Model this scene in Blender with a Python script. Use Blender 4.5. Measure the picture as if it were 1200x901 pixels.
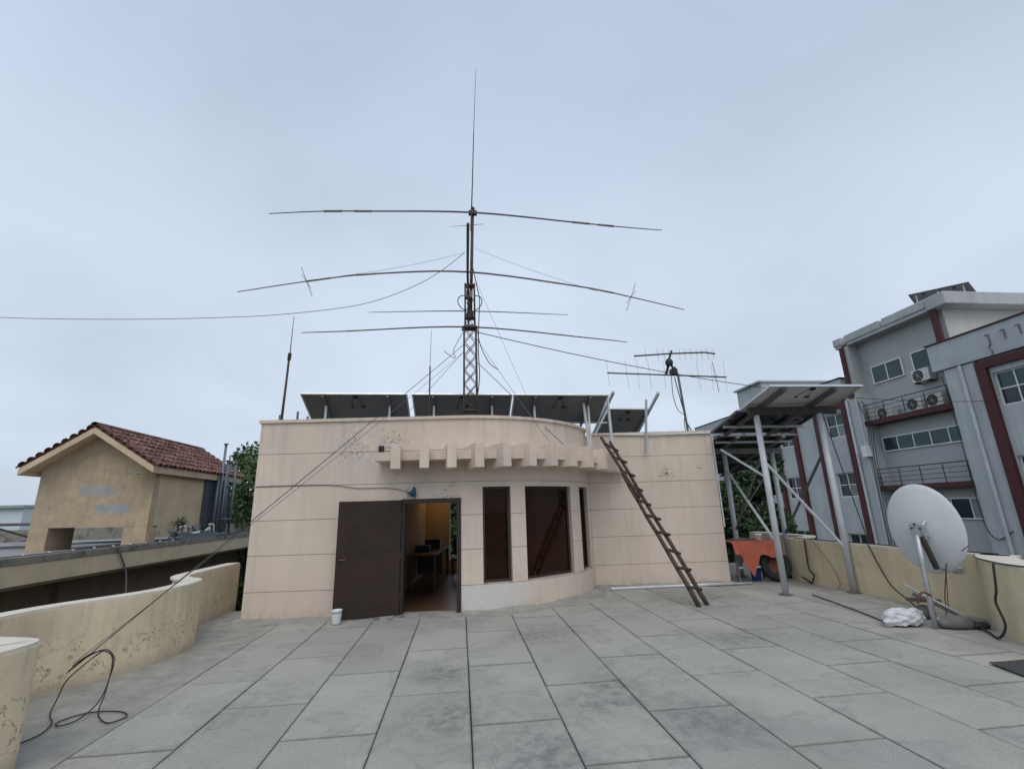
import bpy, bmesh, math, random
from mathutils import Vector, Matrix
random.seed(7)
R = math.radians
scn = bpy.context.scene
C = scn.collection
for o in list(bpy.data.objects): bpy.data.objects.remove(o)

# ------------------------------------------------------------------ camera
cam_d = bpy.data.cameras.new('camera'); cam = bpy.data.objects.new('camera', cam_d); C.objects.link(cam)
cam_d.sensor_width = 36; cam_d.lens = 16.495; cam_d.clip_start = .05; cam_d.clip_end = 4000
def cam_matrix(pitch, roll, yaw, loc):
    cy, sy, cp, sp = math.cos(yaw), math.sin(yaw), math.cos(pitch), math.sin(pitch)
    fw = Vector((sy*cp, cy*cp, sp)); r = Vector((cy, -sy, 0)); u = r.cross(fw)
    c, s = math.cos(roll), math.sin(roll)
    r2 = c*r + s*u; u2 = -s*r + c*u
    m = Matrix((r2, u2, -fw)).transposed().to_4x4(); m.translation = loc
    return m
cam.matrix_world = cam_matrix(.25875, -.030646, .112964, Vector((0, 0, 1.75)))
scn.camera = cam

# ------------------------------------------------------------------ sky and sun
SUN_EL, SUN_AZ = R(56), R(186)          # azimuth clockwise from +Y: behind the camera
w = bpy.data.worlds.new('World'); scn.world = w; w.use_nodes = True
nt = w.node_tree; nt.nodes.clear()
def N(t, ty, **k):
    n = t.nodes.new(ty)
    for a, b in k.items(): setattr(n, a, b)
    return n
def mixc(t, fac, a, b, blend='MIX'):
    n = N(t, 'ShaderNodeMix', data_type='RGBA', blend_type=blend)
    for i, v in ((0, fac), (6, a), (7, b)):
        if hasattr(v, 'is_linked'): t.links.new(v, n.inputs[i])
        elif i == 0: n.inputs[0].default_value = v
        else: n.inputs[i].default_value = (*v, 1)
    return n.outputs[2]
def ramp(t, inp, stops):
    n = N(t, 'ShaderNodeValToRGB'); t.links.new(inp, n.inputs[0])
    e = n.color_ramp.elements
    while len(e) < len(stops): e.new(.5)
    for el, (p, c) in zip(e, stops):
        el.position = p; el.color = (*c, 1) if isinstance(c, tuple) else (c, c, c, 1)
    return n.outputs[0]
def mth(t, op, a, b=None):
    n = N(t, 'ShaderNodeMath', operation=op)
    for i, v in ((0, a), (1, b)):
        if v is None: continue
        if hasattr(v, 'is_linked'): t.links.new(v, n.inputs[i])
        else: n.inputs[i].default_value = v
    return n.outputs[0]
sky = N(nt, 'ShaderNodeTexSky', sky_type='NISHITA', sun_disc=False, sun_elevation=SUN_EL, sun_rotation=SUN_AZ)
sky.air_density = 1.2; sky.dust_density = 2.5
tc = N(nt, 'ShaderNodeTexCoord')
sep = N(nt, 'ShaderNodeSeparateXYZ'); nt.links.new(tc.outputs['Generated'], sep.inputs[0])
zz = mth(nt, 'MAXIMUM', sep.outputs[2], 0.0)
den = mth(nt, 'ADD', zz, .35)
cmb = N(nt, 'ShaderNodeCombineXYZ')
nt.links.new(mth(nt, 'DIVIDE', sep.outputs[0], den), cmb.inputs[0])
nt.links.new(mth(nt, 'DIVIDE', sep.outputs[1], den), cmb.inputs[1])
n1 = N(nt, 'ShaderNodeTexNoise'); nt.links.new(cmb.outputs[0], n1.inputs[0])
n1.inputs['Scale'].default_value = 1.15; n1.inputs['Detail'].default_value = 5; n1.inputs['Roughness'].default_value = .5; n1.inputs['Distortion'].default_value = .3
grad = ramp(nt, zz, [(0.0, (6.1, 7.05, 8.5)), (.2, (7.15, 8.15, 9.6)), (.42, (6.95, 7.95, 9.45)), (.7, (5.8, 6.85, 8.4)), (1.0, (5.0, 6.0, 7.5))])
cl = ramp(nt, n1.outputs[0], [(.28, .86), (.5, 1.0), (.72, 1.08)])
n2 = N(nt, 'ShaderNodeTexNoise'); nt.links.new(cmb.outputs[0], n2.inputs[0])
n2.inputs['Scale'].default_value = .55; n2.inputs['Detail'].default_value = 3; n2.inputs['Distortion'].default_value = .6
cl2 = ramp(nt, n2.outputs[0], [(.32, .93), (.5, 1.0), (.68, 1.05)])
over = mixc(nt, 1.0, mixc(nt, 1.0, grad, cl, 'MULTIPLY'), cl2, 'MULTIPLY')
fin_c = mixc(nt, .90, sky.outputs[0], over)
bg = N(nt, 'ShaderNodeBackground'); bg.inputs[1].default_value = .1
nt.links.new(fin_c, bg.inputs[0])
wo = N(nt, 'ShaderNodeOutputWorld'); nt.links.new(bg.outputs[0], wo.inputs[0])

sd = bpy.data.lights.new('sun', 'SUN'); so = bpy.data.objects.new('sun', sd); C.objects.link(so)
sd.energy = 1.25; sd.angle = R(40); sd.color = (1, .94, .85)
sdir = Vector((math.sin(SUN_AZ)*math.cos(SUN_EL), math.cos(SUN_AZ)*math.cos(SUN_EL), math.sin(SUN_EL)))
so.rotation_euler = sdir.to_track_quat('Z', 'Y').to_euler()
vs = scn.view_settings
vs.view_transform = 'Standard'; vs.look = 'None'; vs.exposure = 0.0; vs.gamma = 1; vs.use_curve_mapping = False
scn.cycles.max_bounces = 8

# ------------------------------------------------------------------ materials
MATS = {}
def mat(name, col, rough=.8, var=.15, scale=3.0, bump=.0, bscale=40, metal=0.0, col2=None, thr=.55, soft=.1, dscale=6, objvar=0.0, extra=None, streak=0.0, spec=.4):
    """painted / mineral surface: base colour, broad tone noise, optional second colour in patches"""
    m = bpy.data.materials.new(name); m.use_nodes = True; t = m.node_tree
    b = t.nodes['Principled BSDF']
    geo = N(t, 'ShaderNodeNewGeometry'); P = geo.outputs['Position']
    n = N(t, 'ShaderNodeTexNoise'); t.links.new(P, n.inputs[0]); n.inputs['Scale'].default_value = scale; n.inputs['Detail'].default_value = 6; n.inputs['Roughness'].default_value = .62
    f = ramp(t, n.outputs[0], [(.3, 1-var), (.7, 1+var)])
    c = mixc(t, 1.0, col, f, 'MULTIPLY')
    if col2:
        d = N(t, 'ShaderNodeTexNoise'); t.links.new(P, d.inputs[0]); d.inputs['Scale'].default_value = dscale; d.inputs['Detail'].default_value = 8; d.inputs['Roughness'].default_value = .7
        c = mixc(t, ramp(t, d.outputs[0], [(thr, 0.0), (thr+soft, 1.0)]), c, col2)
    if streak:
        mp = N(t, 'ShaderNodeMapping'); t.links.new(P, mp.inputs[0]); mp.inputs['Scale'].default_value = (5, 5, .35)
        s = N(t, 'ShaderNodeTexNoise'); t.links.new(mp.outputs[0], s.inputs[0]); s.inputs['Scale'].default_value = 1.6; s.inputs['Detail'].default_value = 5
        c = mixc(t, ramp(t, s.outputs[0], [(.5, 0.0), (.75, streak)]), c, (col[0]*.45, col[1]*.45, col[2]*.45))
    if objvar:
        oi = N(t, 'ShaderNodeObjectInfo')
        c = mixc(t, 1.0, c, ramp(t, oi.outputs['Random'], [(0, 1-objvar), (1, 1+objvar)]), 'MULTIPLY')
    if extra: c = extra(t, P, c)
    t.links.new(c, b.inputs['Base Color'])
    b.inputs['Roughness'].default_value = rough; b.inputs['Metallic'].default_value = metal
    b.inputs['Specular IOR Level'].default_value = spec
    if bump:
        bn = N(t, 'ShaderNodeTexNoise'); t.links.new(P, bn.inputs[0]); bn.inputs['Scale'].default_value = bscale; bn.inputs['Detail'].default_value = 5
        bp = N(t, 'ShaderNodeBump'); bp.inputs['Strength'].default_value = bump; bp.inputs['Distance'].default_value = .01
        t.links.new(bn.outputs[0], bp.inputs['Height']); t.links.new(bp.outputs[0], b.inputs['Normal'])
    MATS[name] = m
    return m
def spot(t, P, centre, rad, inner=.3):
    """soft blob mask (1 inside) around a place on a wall: where the plaster has come off"""
    v = N(t, 'ShaderNodeVectorMath', operation='DISTANCE'); t.links.new(P, v.inputs[0]); v.inputs[1].default_value = centre
    mr = N(t, 'ShaderNodeMapRange'); t.links.new(v.outputs['Value'], mr.inputs[0])
    mr.inputs[1].default_value = rad; mr.inputs[2].default_value = rad*inner; mr.inputs[3].default_value = 0; mr.inputs[4].default_value = 1
    return mr.outputs[0]
def noise(t, P, scale, detail=5, rough=.6):
    n = N(t, 'ShaderNodeTexNoise'); t.links.new(P, n.inputs[0]); n.inputs['Scale'].default_value = scale; n.inputs['Detail'].default_value = detail; n.inputs['Roughness'].default_value = rough
    return n.outputs[0]
def glassmat(name, tint, rough=.05, mixf=.55, refl=(.8, .85, .9)):
    m = bpy.data.materials.new(name); m.use_nodes = True; t = m.node_tree; t.nodes.clear()
    tr = N(t, 'ShaderNodeBsdfTransparent'); tr.inputs[0].default_value = (*tint, 1)
    gl = N(t, 'ShaderNodeBsdfGlossy'); gl.inputs['Roughness'].default_value = rough; gl.inputs[0].default_value = (*refl, 1)
    fr = N(t, 'ShaderNodeFresnel'); fr.inputs[0].default_value = 1.5
    mx = N(t, 'ShaderNodeMixShader'); t.links.new(mth(t, 'MULTIPLY', fr.outputs[0], mixf), mx.inputs[0]); t.links.new(tr.outputs[0], mx.inputs[1]); t.links.new(gl.outputs[0], mx.inputs[2])
    o = N(t, 'ShaderNodeOutputMaterial'); t.links.new(mx.outputs[0], o.inputs[0])
    MATS[name] = m; return m


def drips(t, P, c, z_top, length, amount, dark):
    mp = N(t, 'ShaderNodeMapping'); t.links.new(P, mp.inputs[0]); mp.inputs['Scale'].default_value = (9, 9, .5)
    d = ramp(t, noise(t, mp.outputs[0], 1.0, 5, .65), [(.48, 0.0), (.66, 1.0)])
    sp = N(t, 'ShaderNodeSeparateXYZ'); t.links.new(P, sp.inputs[0])
    mr = N(t, 'ShaderNodeMapRange'); t.links.new(sp.outputs[2], mr.inputs[0]); mr.inputs[1].default_value = z_top-length; mr.inputs[2].default_value = z_top
    lim = mth(t, 'MULTIPLY', mr.outputs[0], ramp(t, noise(t, P, 1.3, 3), [(.35, .25), (.65, 1.0)]))
    return mixc(t, mth(t, 'MULTIPLY', mth(t, 'MULTIPLY', d, lim), amount), c, dark)
# main room frame: u runs along the front wall, v goes back into the room
RO = Vector((-3.81, 9.38)); RA = R(-5)
RU = Vector((math.cos(RA), math.sin(RA))); RV = Vector((-math.sin(RA), math.cos(RA)))
def W(u, v, z=0.0):
    q = RO + u*RU + v*RV; return Vector((q.x, q.y, z))

def plaster_extra(t, P, c):
    # dark pits where plaster has flaked
    pits = noise(t, P, 26, 4, .55)
    m = None
    for ce, r in ((W(1.75, 0, 2.98), .48), (W(2.5, 0, 3.0), .42), (W(3.55, 0, 2.05), .3), (W(8.5, 2.25, 2.48), .26), (W(9.3, 2.25, 2.55), .13), (W(9.3, 2.25, 2.25), .08), (W(2.9, 0, 2.05), .25)):
        s = spot(t, P, ce, r); m = s if m is None else mth(t, 'MAXIMUM', m, s)
    pm = ramp(t, mth(t, 'ADD', pits, mth(t, 'MULTIPLY', m, .13)), [(.66, 0.0), (.70, 1.0)])
    c = mixc(t, mth(t, 'MULTIPLY', pm, mth(t, 'MULTIPLY', mth(t, 'MINIMUM', mth(t, 'MULTIPLY', m, 6.0), 1.0), .7)), c, (.15, .125, .10))
    hole = ramp(t, mth(t, 'ADD', noise(t, P, 15, 5, .65), mth(t, 'MULTIPLY', spot(t, P, W(8.48, 2.25, 2.47), .2, .0), .26)), [(.70, 0.0), (.75, .9)])
    c = mixc(t, mth(t, 'MULTIPLY', hole, mth(t, 'MINIMUM', mth(t, 'MULTIPLY', spot(t, P, W(8.48, 2.25, 2.47), .22, .0), 8.0), 1.0)), c, (.11, .10, .075))
    # grey filler around the flaking and above the door
    pale = ramp(t, noise(t, P, 5, 4), [(.42, 0.0), (.6, .75)])
    m2 = mth(t, 'MAXIMUM', spot(t, P, W(3.2, 0, 2.1), .55), spot(t, P, W(1.9, 0, 2.95), .7))
    c = mixc(t, mth(t, 'MULTIPLY', pale, m2), c, (.50, .46, .44))
    # cool white repaint under the first window
    m3 = mth(t, 'MAXIMUM', spot(t, P, W(4.05, 0, .24), .55, .55), spot(t, P, W(4.6, .2, .24), .55, .55))
    sp = N(t, 'ShaderNodeSeparateXYZ'); t.links.new(P, sp.inputs[0])
    low = ramp(t, sp.outputs[2], [(.46, 1.0), (.47, 0.0)])
    c = mixc(t, mth(t, 'MULTIPLY', mth(t, 'MULTIPLY', m3, low), .6), c, (.60, .60, .59))
    c = drips(t, P, c, 3.55, .75, .42, (.27, .22, .18))
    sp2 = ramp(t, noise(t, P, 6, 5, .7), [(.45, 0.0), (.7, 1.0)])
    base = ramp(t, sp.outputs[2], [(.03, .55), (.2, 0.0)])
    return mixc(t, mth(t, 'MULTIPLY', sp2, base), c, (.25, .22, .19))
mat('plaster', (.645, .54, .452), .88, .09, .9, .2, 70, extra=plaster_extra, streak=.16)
mat('plaster_core', (.36, .30, .25), .9, .1, 4)
def crack_extra(t, P, c):
    nz = noise(t, P, 7.5, 5, .62)
    line = ramp(t, mth(t, 'ABSOLUTE', mth(t, 'SUBTRACT', nz, .53)), [(.006, 1.0), (.028, 0.0)])
    line = mth(t, 'MULTIPLY', line, ramp(t, noise(t, P, 14, 3), [(.45, 0.0), (.55, 1.0)]))
    sp = N(t, 'ShaderNodeSeparateXYZ'); t.links.new(P, sp.inputs[0])
    band = ramp(t, sp.outputs[2], [(.0, .2), (.14, 1.0), (.46, .9), (.66, 0.0)])
    k = ramp(t, noise(t, P, 1.7, 3), [(.40, 0.0), (.5, 1.0)])
    c = mixc(t, mth(t, 'MULTIPLY', mth(t, 'MULTIPLY', line, band), mth(t, 'MULTIPLY', k, .75)), c, (.13, .11, .085))
    c = drips(t, P, c, .87, .5, .5, (.22, .19, .14))
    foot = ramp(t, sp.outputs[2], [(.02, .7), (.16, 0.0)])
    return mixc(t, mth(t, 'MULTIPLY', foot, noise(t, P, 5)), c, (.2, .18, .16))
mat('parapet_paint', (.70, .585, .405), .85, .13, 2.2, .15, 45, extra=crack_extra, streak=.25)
mat('parapet_right', (.64, .55, .375), .85, .10, 2.2, .12, 45, streak=.2, extra=lambda t, P, c: drips(t, P, c, .9, .5, .5, (.22, .19, .14)), col2=(.30, .26, .19), thr=.64, soft=.1, dscale=3)
mat('coping_paint', (.62, .57, .48), .85, .12, 6, .1, col2=(.3, .28, .24), thr=.62, soft=.1)
def slab_extra(t, P, c):
    big = ramp(t, noise(t, P, .75, 4), [(.45, 0.0), (.66, 1.0)])
    fine = ramp(t, noise(t, P, 16, 6, .75), [(.48, 0.0), (.62, 1.0)])
    c = mixc(t, mth(t, 'MULTIPLY', mth(t, 'MULTIPLY', big, fine), .38), c, (.115, .115, .108))
    blot = ramp(t, noise(t, P, 7, 6, .7), [(.44, 0.0), (.62, 1.0)])
    m = spot(t, P, (-.19, 5.92, 0), .42, .1)
    for ce, r in (((.63, 4.05, 0), .7), ((1.5, 5.25, 0), .55), ((-.1, 4.75, 0), .6), ((4.6, 9.4, 0), 1.2), ((5.74, 6.17, 0), .35), ((2.1, 4.35, 0), .7), ((1.14, 7.25, 0), .5), ((3.7, 6.6, 0), .6)):
        m = mth(t, 'MAXIMUM', m, mth(t, 'MULTIPLY', spot(t, P, ce, r, .1), .8))
    m = mth(t, 'MAXIMUM', m, mth(t, 'MULTIPLY', spot(t, P, (1.35, 4.9, 0), .55, .1), .9))
    c = mixc(t, mth(t, 'MULTIPLY', mth(t, 'ADD', mth(t, 'MULTIPLY', blot, .62), .22), m), c, (.085, .085, .083))
    pud = noise(t, P, 1.15, 3, .5)
    edge = ramp(t, mth(t, 'ABSOLUTE', mth(t, 'SUBTRACT', pud, .56)), [(.0, .45), (.035, 0.0)])
    c = mixc(t, mth(t, 'MULTIPLY', edge, ramp(t, noise(t, P, 9, 4), [(.35, .2), (.65, 1.0)])), c, (.17, .17, .16))
    c = mixc(t, ramp(t, pud, [(.56, 0.0), (.68, .3)]), c, (.20, .20, .188))
    # grime worked into the slab edges
    oc = N(t, 'ShaderNodeTexCoord'); so_ = N(t, 'ShaderNodeSeparateXYZ'); t.links.new(oc.outputs['Object'], so_.inputs[0])
    ex_ = mth(t, 'SUBTRACT', .382, mth(t, 'ABSOLUTE', so_.outputs[0])); ey_ = mth(t, 'SUBTRACT', .77, mth(t, 'ABSOLUTE', so_.outputs[1]))
    ed = mth(t, 'ADD', mth(t, 'MINIMUM', ex_, ey_), mth(t, 'MULTIPLY', mth(t, 'SUBTRACT', noise(t, P, 8, 5, .7), .5), .07))
    c = mixc(t, ramp(t, ed, [(.0, .4), (.02, 0.0)]), c, (.12, .118, .105))
    speck = ramp(t, noise(t, P, 95, 2, .5), [(.36, .86), (.64, 1.12)])
    return mixc(t, 1.0, c, speck, 'MULTIPLY')
mat('slab_concrete', (.35, .34, .308), .8, .10, 1.0, .25, 120, objvar=.065, extra=slab_extra)
mat('joint_mud', (.06, .058, .055), .95, .3, 8)
mat('screed', (.295, .285, .26), .9, .22, 3.5, .3, 50, col2=(.13, .127, .122), thr=.58, soft=.2)
mat('screed_dark', (.15, .14, .125), .9, .25, 4, .4, 40, col2=(.09, .085, .08), thr=.54, soft=.15)
mat('door_wood', (.030, .0165, .012), .7, .2, 3, .1, 40)
mat('frame_wood', (.03, .019, .017), .5, .2, 5)
mat('brass', (.10, .06, .03), .4, .2, 9, metal=1)
mat('window_frame', (.045, .028, .02), .5, .2, 5)
mat('curtain', (.22, .145, .115), .9, .25, 4)
glassmat('dark_glass', (.62, .54, .50), .04, .4, (.5, .48, .46))
mat('inner_wall', (.52, .42, .30), .85, .06, 2)
mat('inner_floor', (.10, .05, .035), .3, .2, 3)
mat('inner_ceiling', (.65, .6, .5), .9, .04, 2)
mat('desk_wood', (.06, .03, .02), .45, .2, 5)
mat('black_plastic', (.022, .022, .024), .55, .2, 6)
mat('galvanised', (.42, .44, .46), .45, .18, 8, metal=.55, col2=(.22, .2, .19), thr=.62)
mat('dark_beam', (.045, .034, .03), .7, .25, 6)
mat('galv_dark', (.16, .15, .15), .55, .25, 8, metal=.4)
mat('aluminium', (.62, .63, .64), .35, .1, 8, metal=.8)
mat('rust_steel', (.07, .05, .044), .75, .35, 9, col2=(.12, .06, .04), thr=.52, soft=.15, dscale=11)
mat('dark_alu', (.10, .095, .095), .5, .2, 10, metal=.4)
mat('trap_tube', (.20, .17, .15), .5, .2, 8, metal=.2)
mat('wire_black', (.028, .027, .027), .6, .1, 8)
mat('wire_grey', (.12, .12, .125), .6, .1, 8)
mat('backsheet_white', (.60, .60, .58), .6, .06, 2)
mat('backsheet', (.15, .15, .15), .6, .06, 2)
mat('pv_cells', (.018, .022, .04), .12, .1, 30)
mat('pv_frame', (.55, .56, .57), .4, .08, 8, metal=.6)
mat('white_steel', (.60, .62, .64), .5, .12, 6, col2=(.32, .29, .26), thr=.62)
mat('post_paint', (.50, .52, .54), .5, .12, 3, col2=(.22, .2, .19), thr=.63, soft=.06, dscale=9)
mat('ladder_wood', (.07, .048, .038), .8, .35, 9, .4, 60)
mat('rung_wood', (.055, .037, .03), .8, .3, 12, .4, 60)
mat('white_plastic', (.68, .68, .66), .5, .08, 8, col2=(.4, .38, .34), thr=.64)
mat('blue_plastic', (.012, .055, .12), .5, .15, 8)
mat('blue_bucket', (.02, .09, .34), .5, .15, 8)
mat('orange_cloth', (.44, .11, .065), .85, .14, 4, .2, 90)
mat('tyre_rubber', (.02, .02, .02), .8, .2, 12)
mat('rust_rim', (.15, .06, .04), .8, .3, 9)
mat('dish_paint', (.56, .58, .59), .45, .06, 2.5, streak=.15)
mat('sack_plastic', (.60, .61, .63), .55, .1, 9)
mat('timber_grey', (.14, .13, .12), .85, .3, 9, .4, 50)
mat('mat_rubber', (.055, .055, .056), .9, .25, 12, .2, 60)
mat('stone', (.16, .155, .15), .9, .25, 6, .5, 30)
mat('office_wall', (.44, .465, .475), .8, .12, .7, streak=.28)
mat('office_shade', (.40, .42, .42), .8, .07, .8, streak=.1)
mat('office_cream', (.50, .49, .45), .8, .07, .8, streak=.12)
mat('office_fascia', (.42, .445, .465), .8, .10, 1.0, streak=.15)
mat('office_red', (.072, .019, .021), .7, .18, 2)
mat('office_slab', (.42, .43, .435), .85, .14, 1.5, streak=.15)
mat('office_frame', (.72, .73, .72), .5, .05, 4)
mat('pale_blind', (.20, .23, .22), .35, .2, 1.3)
mat('green_glass', (.030, .072, .060), .10, .35, 1.3)
mat('navy_glass', (.022, .034, .044), .10, .35, 1.3)
mat('ac_white', (.56, .56, .53), .55, .1, 5, streak=.3)
mat('rail_black', (.03, .03, .035), .6, .2, 6)
mat('pipe_grey', (.33, .36, .38), .55, .12, 4)
mat('house_paint', (.57, .44, .30), .88, .14, 1.5, .15, 30, streak=.15, col2=(.60, .46, .28), thr=.55, soft=.2, dscale=1.2)
def blue_extra(t, P, c):
    mp = N(t, 'ShaderNodeMapping'); t.links.new(P, mp.inputs[0]); mp.inputs['Scale'].default_value = (1.0, 1, 2.6)
    k = ramp(t, noise(t, mp.outputs[0], 3.2, 3), [(.30, .25), (.55, 1.0)])
    m = None
    for ce, r in (((-10.55, 15, 2.62), .42), ((-10.2, 15, 2.58), .42), ((-10.1, 15, 2.05), .38), ((-9.75, 15, 2.1), .4)):
        s = spot(t, P, ce, r, .35); m = s if m is None else mth(t, 'MAXIMUM', m, s)
    sp = N(t, 'ShaderNodeSeparateXYZ'); t.links.new(P, sp.inputs[0])
    a = ramp(t, mth(t, 'ABSOLUTE', mth(t, 'SUBTRACT', sp.outputs[2], 2.6)), [(.02, 1.0), (.21, 0.0)])
    b = ramp(t, mth(t, 'ABSOLUTE', mth(t, 'SUBTRACT', sp.outputs[2], 2.08)), [(.02, 1.0), (.21, 0.0)])
    c = mixc(t, mth(t, 'MULTIPLY', mth(t, 'MULTIPLY', mth(t, 'MAXIMUM', a, b), m), mth(t, 'MULTIPLY', k, .95)), c, (.27, .42, .52))
    foot = ramp(t, sp.outputs[2], [(1.05, .8), (1.3, 0.0)])
    return mixc(t, mth(t, 'MULTIPLY', foot, noise(t, P, 4)), c, (.2, .16, .11))
mat('house_front', (.57, .44, .30), .88, .14, 1.5, .2, 30, streak=.25, col2=(.64, .49, .31), thr=.5, soft=.08, dscale=.9, extra=blue_extra)
mat('clay_tile', (.165, .083, .068), .9, .4, 4, .5, 25, objvar=.45, col2=(.085, .055, .048), thr=.53, soft=.15, dscale=7)
mat('old_concrete', (.24, .22, .185), .9, .25, 2.5, .3, 30, streak=.3, col2=(.10, .095, .085), thr=.50, soft=.12, dscale=3.5)
mat('ledge_paint', (.60, .49, .34), .88, .12, 2, .1, 30, streak=.15, col2=(.2, .18, .15), thr=.66, soft=.05, dscale=4)
mat('roof_concrete', (.29, .29, .285), .9, .25, 1.2, .2, 20)
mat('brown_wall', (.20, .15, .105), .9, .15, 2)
mat('sheet_metal', (.17, .20, .225), .5, .2, 5, metal=.3, streak=.4)
mat('white_shed', (.60, .64, .68), .7, .05, 2)
mat('bark', (.09, .065, .045), .9, .3, 8, .5, 30)
mat('ground_soil', (.12, .13, .075), .95, .35, .05, col2=(.05, .085, .03), thr=.48, soft=.1, dscale=.09)
mat('road_asphalt', (.06, .06, .06), .9, .2, 1)
mat('terracotta_red', (.35, .06, .05), .7, .2, 3)
mat('lamp_body', (.7, .7, .66), .5)
def leafmat(name, a, b):
    m = bpy.data.materials.new(name); m.use_nodes = True; t = m.node_tree; bs = t.nodes['Principled BSDF']
    geo = N(t, 'ShaderNodeNewGeometry')
    c = mixc(t, geo.outputs['Random Per Island'], a, b)
    k = ramp(t, noise(t, geo.outputs['Position'], 1.3, 3), [(.35, .65), (.65, 1.25)])
    t.links.new(mixc(t, 1.0, c, k, 'MULTIPLY'), bs.inputs['Base Color']); bs.inputs['Roughness'].default_value = .6
    MATS[name] = m
leafmat('leaf_mid', (.045, .085, .028), (.10, .16, .055))
leafmat('leaf_dark', (.022, .05, .018), (.06, .11, .035))
em = bpy.data.materials.new('bulb_glow'); em.use_nodes = True
em.node_tree.nodes['Principled BSDF'].inputs['Emission Color'].default_value = (1, .62, .28, 1)
em.node_tree.nodes['Principled BSDF'].inputs['Emission Strength'].default_value = 8
MATS['bulb_glow'] = em

# ------------------------------------------------------------------ helpers
def V(*a): return Vector(a)
def box(bm, c, s, rot=None):
    c = Vector(c); h = Vector(s)/2
    vs = []
    for x in (-1, 1):
        for y in (-1, 1):
            for z in (-1, 1):
                p = Vector((x*h.x, y*h.y, z*h.z))
                if rot is not None: p = rot @ p
                vs.append(bm.verts.new(c+p))
    for f in ((0, 1, 3, 2), (4, 6, 7, 5), (0, 4, 5, 1), (2, 3, 7, 6), (0, 2, 6, 4), (1, 5, 7, 3)):
        bm.faces.new([vs[i] for i in f])
    return bm
def box2(bm, a, b):
    a, b = Vector(a), Vector(b)
    return box(bm, (a+b)/2, [abs(b[i]-a[i]) for i in range(3)])
def beam(bm, a, b, wd, ht=None, up=(0, 0, 1)):
    a, b = Vector(a), Vector(b); d = (b-a); L = d.length; d.normalize(); ht = ht or wd
    x = d.cross(Vector(up))
    if x.length < 1e-4: x = d.cross(Vector((0, 1, 0)))
    x.normalize(); y = x.cross(d)
    return box(bm, (a+b)/2, (wd, ht, L), Matrix((x, y, d)).transposed())
def tube(bm, pts, r, n=8, cap=True):
    pts = [Vector(p) for p in pts]; k = len(pts); rr = r if isinstance(r, (list, tuple)) else [r]*k
    rings = []; px = None
    for i, p in enumerate(pts):
        d = (pts[min(i+1, k-1)]-pts[max(i-1, 0)]).normalized()
        if px is None:
            px = d.cross(Vector((0, 0, 1)))
            if px.length < .05: px = d.cross(Vector((0, 1, 0)))
        px = (px - d*px.dot(d)).normalized(); py = d.cross(px)
        rings.append([bm.verts.new(p+rr[i]*(math.cos(2*math.pi*j/n)*px+math.sin(2*math.pi*j/n)*py)) for j in range(n)])
    for a, b in zip(rings, rings[1:]):
        for j in range(n): bm.faces.new((a[j], a[(j+1) % n], b[(j+1) % n], b[j]))
    if cap: bm.faces.new(rings[0][::-1]); bm.faces.new(rings[-1])
    return bm
def lathe(bm, prof, c=(0, 0, 0), n=24, M3=None):
    """prof: list of (radius, height)"""
    c = Vector(c); rings = []
    for r, z in prof:
        ring = []
        for j in range(n):
            p = Vector((max(r, 1e-4)*math.cos(2*math.pi*j/n), max(r, 1e-4)*math.sin(2*math.pi*j/n), z))
            if M3 is not None: p = M3 @ p
            ring.append(bm.verts.new(c+p))
        rings.append(ring)
    for a, b in zip(rings, rings[1:]):
        for j in range(n): bm.faces.new((a[j], a[(j+1) % n], b[(j+1) % n], b[j]))
    return bm
def prism(bm, poly, z0, z1):
    a = [bm.verts.new((p[0], p[1], z0)) for p in poly]; b = [bm.verts.new((p[0], p[1], z1)) for p in poly]; n = len(poly)
    bm.faces.new(a[::-1]); bm.faces.new(b)
    for i in range(n): bm.faces.new((a[i], a[(i+1) % n], b[(i+1) % n], b[i]))
    return bm
def extrude3(bm, poly, d):
    a = [bm.verts.new(Vector(p)) for p in poly]; b = [bm.verts.new(Vector(p)+Vector(d)) for p in poly]; n = len(poly)
    bm.faces.new(a[::-1]); bm.faces.new(b)
    for i in range(n): bm.faces.new((a[i], a[(i+1) % n], b[(i+1) % n], b[i]))
    return bm
def smooth_path(pts, n=6):
    """Catmull-Rom through pts"""
    P = [Vector(p) for p in pts]; out = []
    for i in range(len(P)-1):
        p0, p1, p2, p3 = P[max(i-1, 0)], P[i], P[i+1], P[min(i+2, len(P)-1)]
        for k in range(n):
            t = k/n
            out.append(.5*((2*p1)+(p2-p0)*t+(2*p0-5*p1+4*p2-p3)*t*t+(3*p1-p0-3*p2+p3)*t**3))
    return out+[P[-1]]
def sag(a, b, s, n=14):
    a, b = Vector(a), Vector(b)
    return [a.lerp(b, i/n)-Vector((0, 0, 4*s*(i/n)*(1-i/n))) for i in range(n+1)]
B = bmesh.new
WM = {}
def link(name, bm, m, parent=None, bevel=0, smooth=False):
    bmesh.ops.recalc_face_normals(bm, faces=bm.faces)
    if bevel: bmesh.ops.bevel(bm, geom=list(bm.edges), offset=bevel, segments=1, affect='EDGES', clamp_overlap=True)
    if parent is not None and parent in WM: bm.transform(WM[parent].inverted())
    me = bpy.data.meshes.new(name); bm.to_mesh(me); bm.free()
    if smooth:
        for p in me.polygons: p.use_smooth = True
    me.materials.append(MATS[m])
    o = bpy.data.objects.new(name, me); C.objects.link(o)
    if parent is not None:
        o.parent = parent; WM[o] = WM.get(parent, Matrix.Identity(4))
    return o
def tag(o, label, cat, group=None):
    o['label'] = label; o['category'] = cat
    if group: o['group'] = group
    return o
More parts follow.
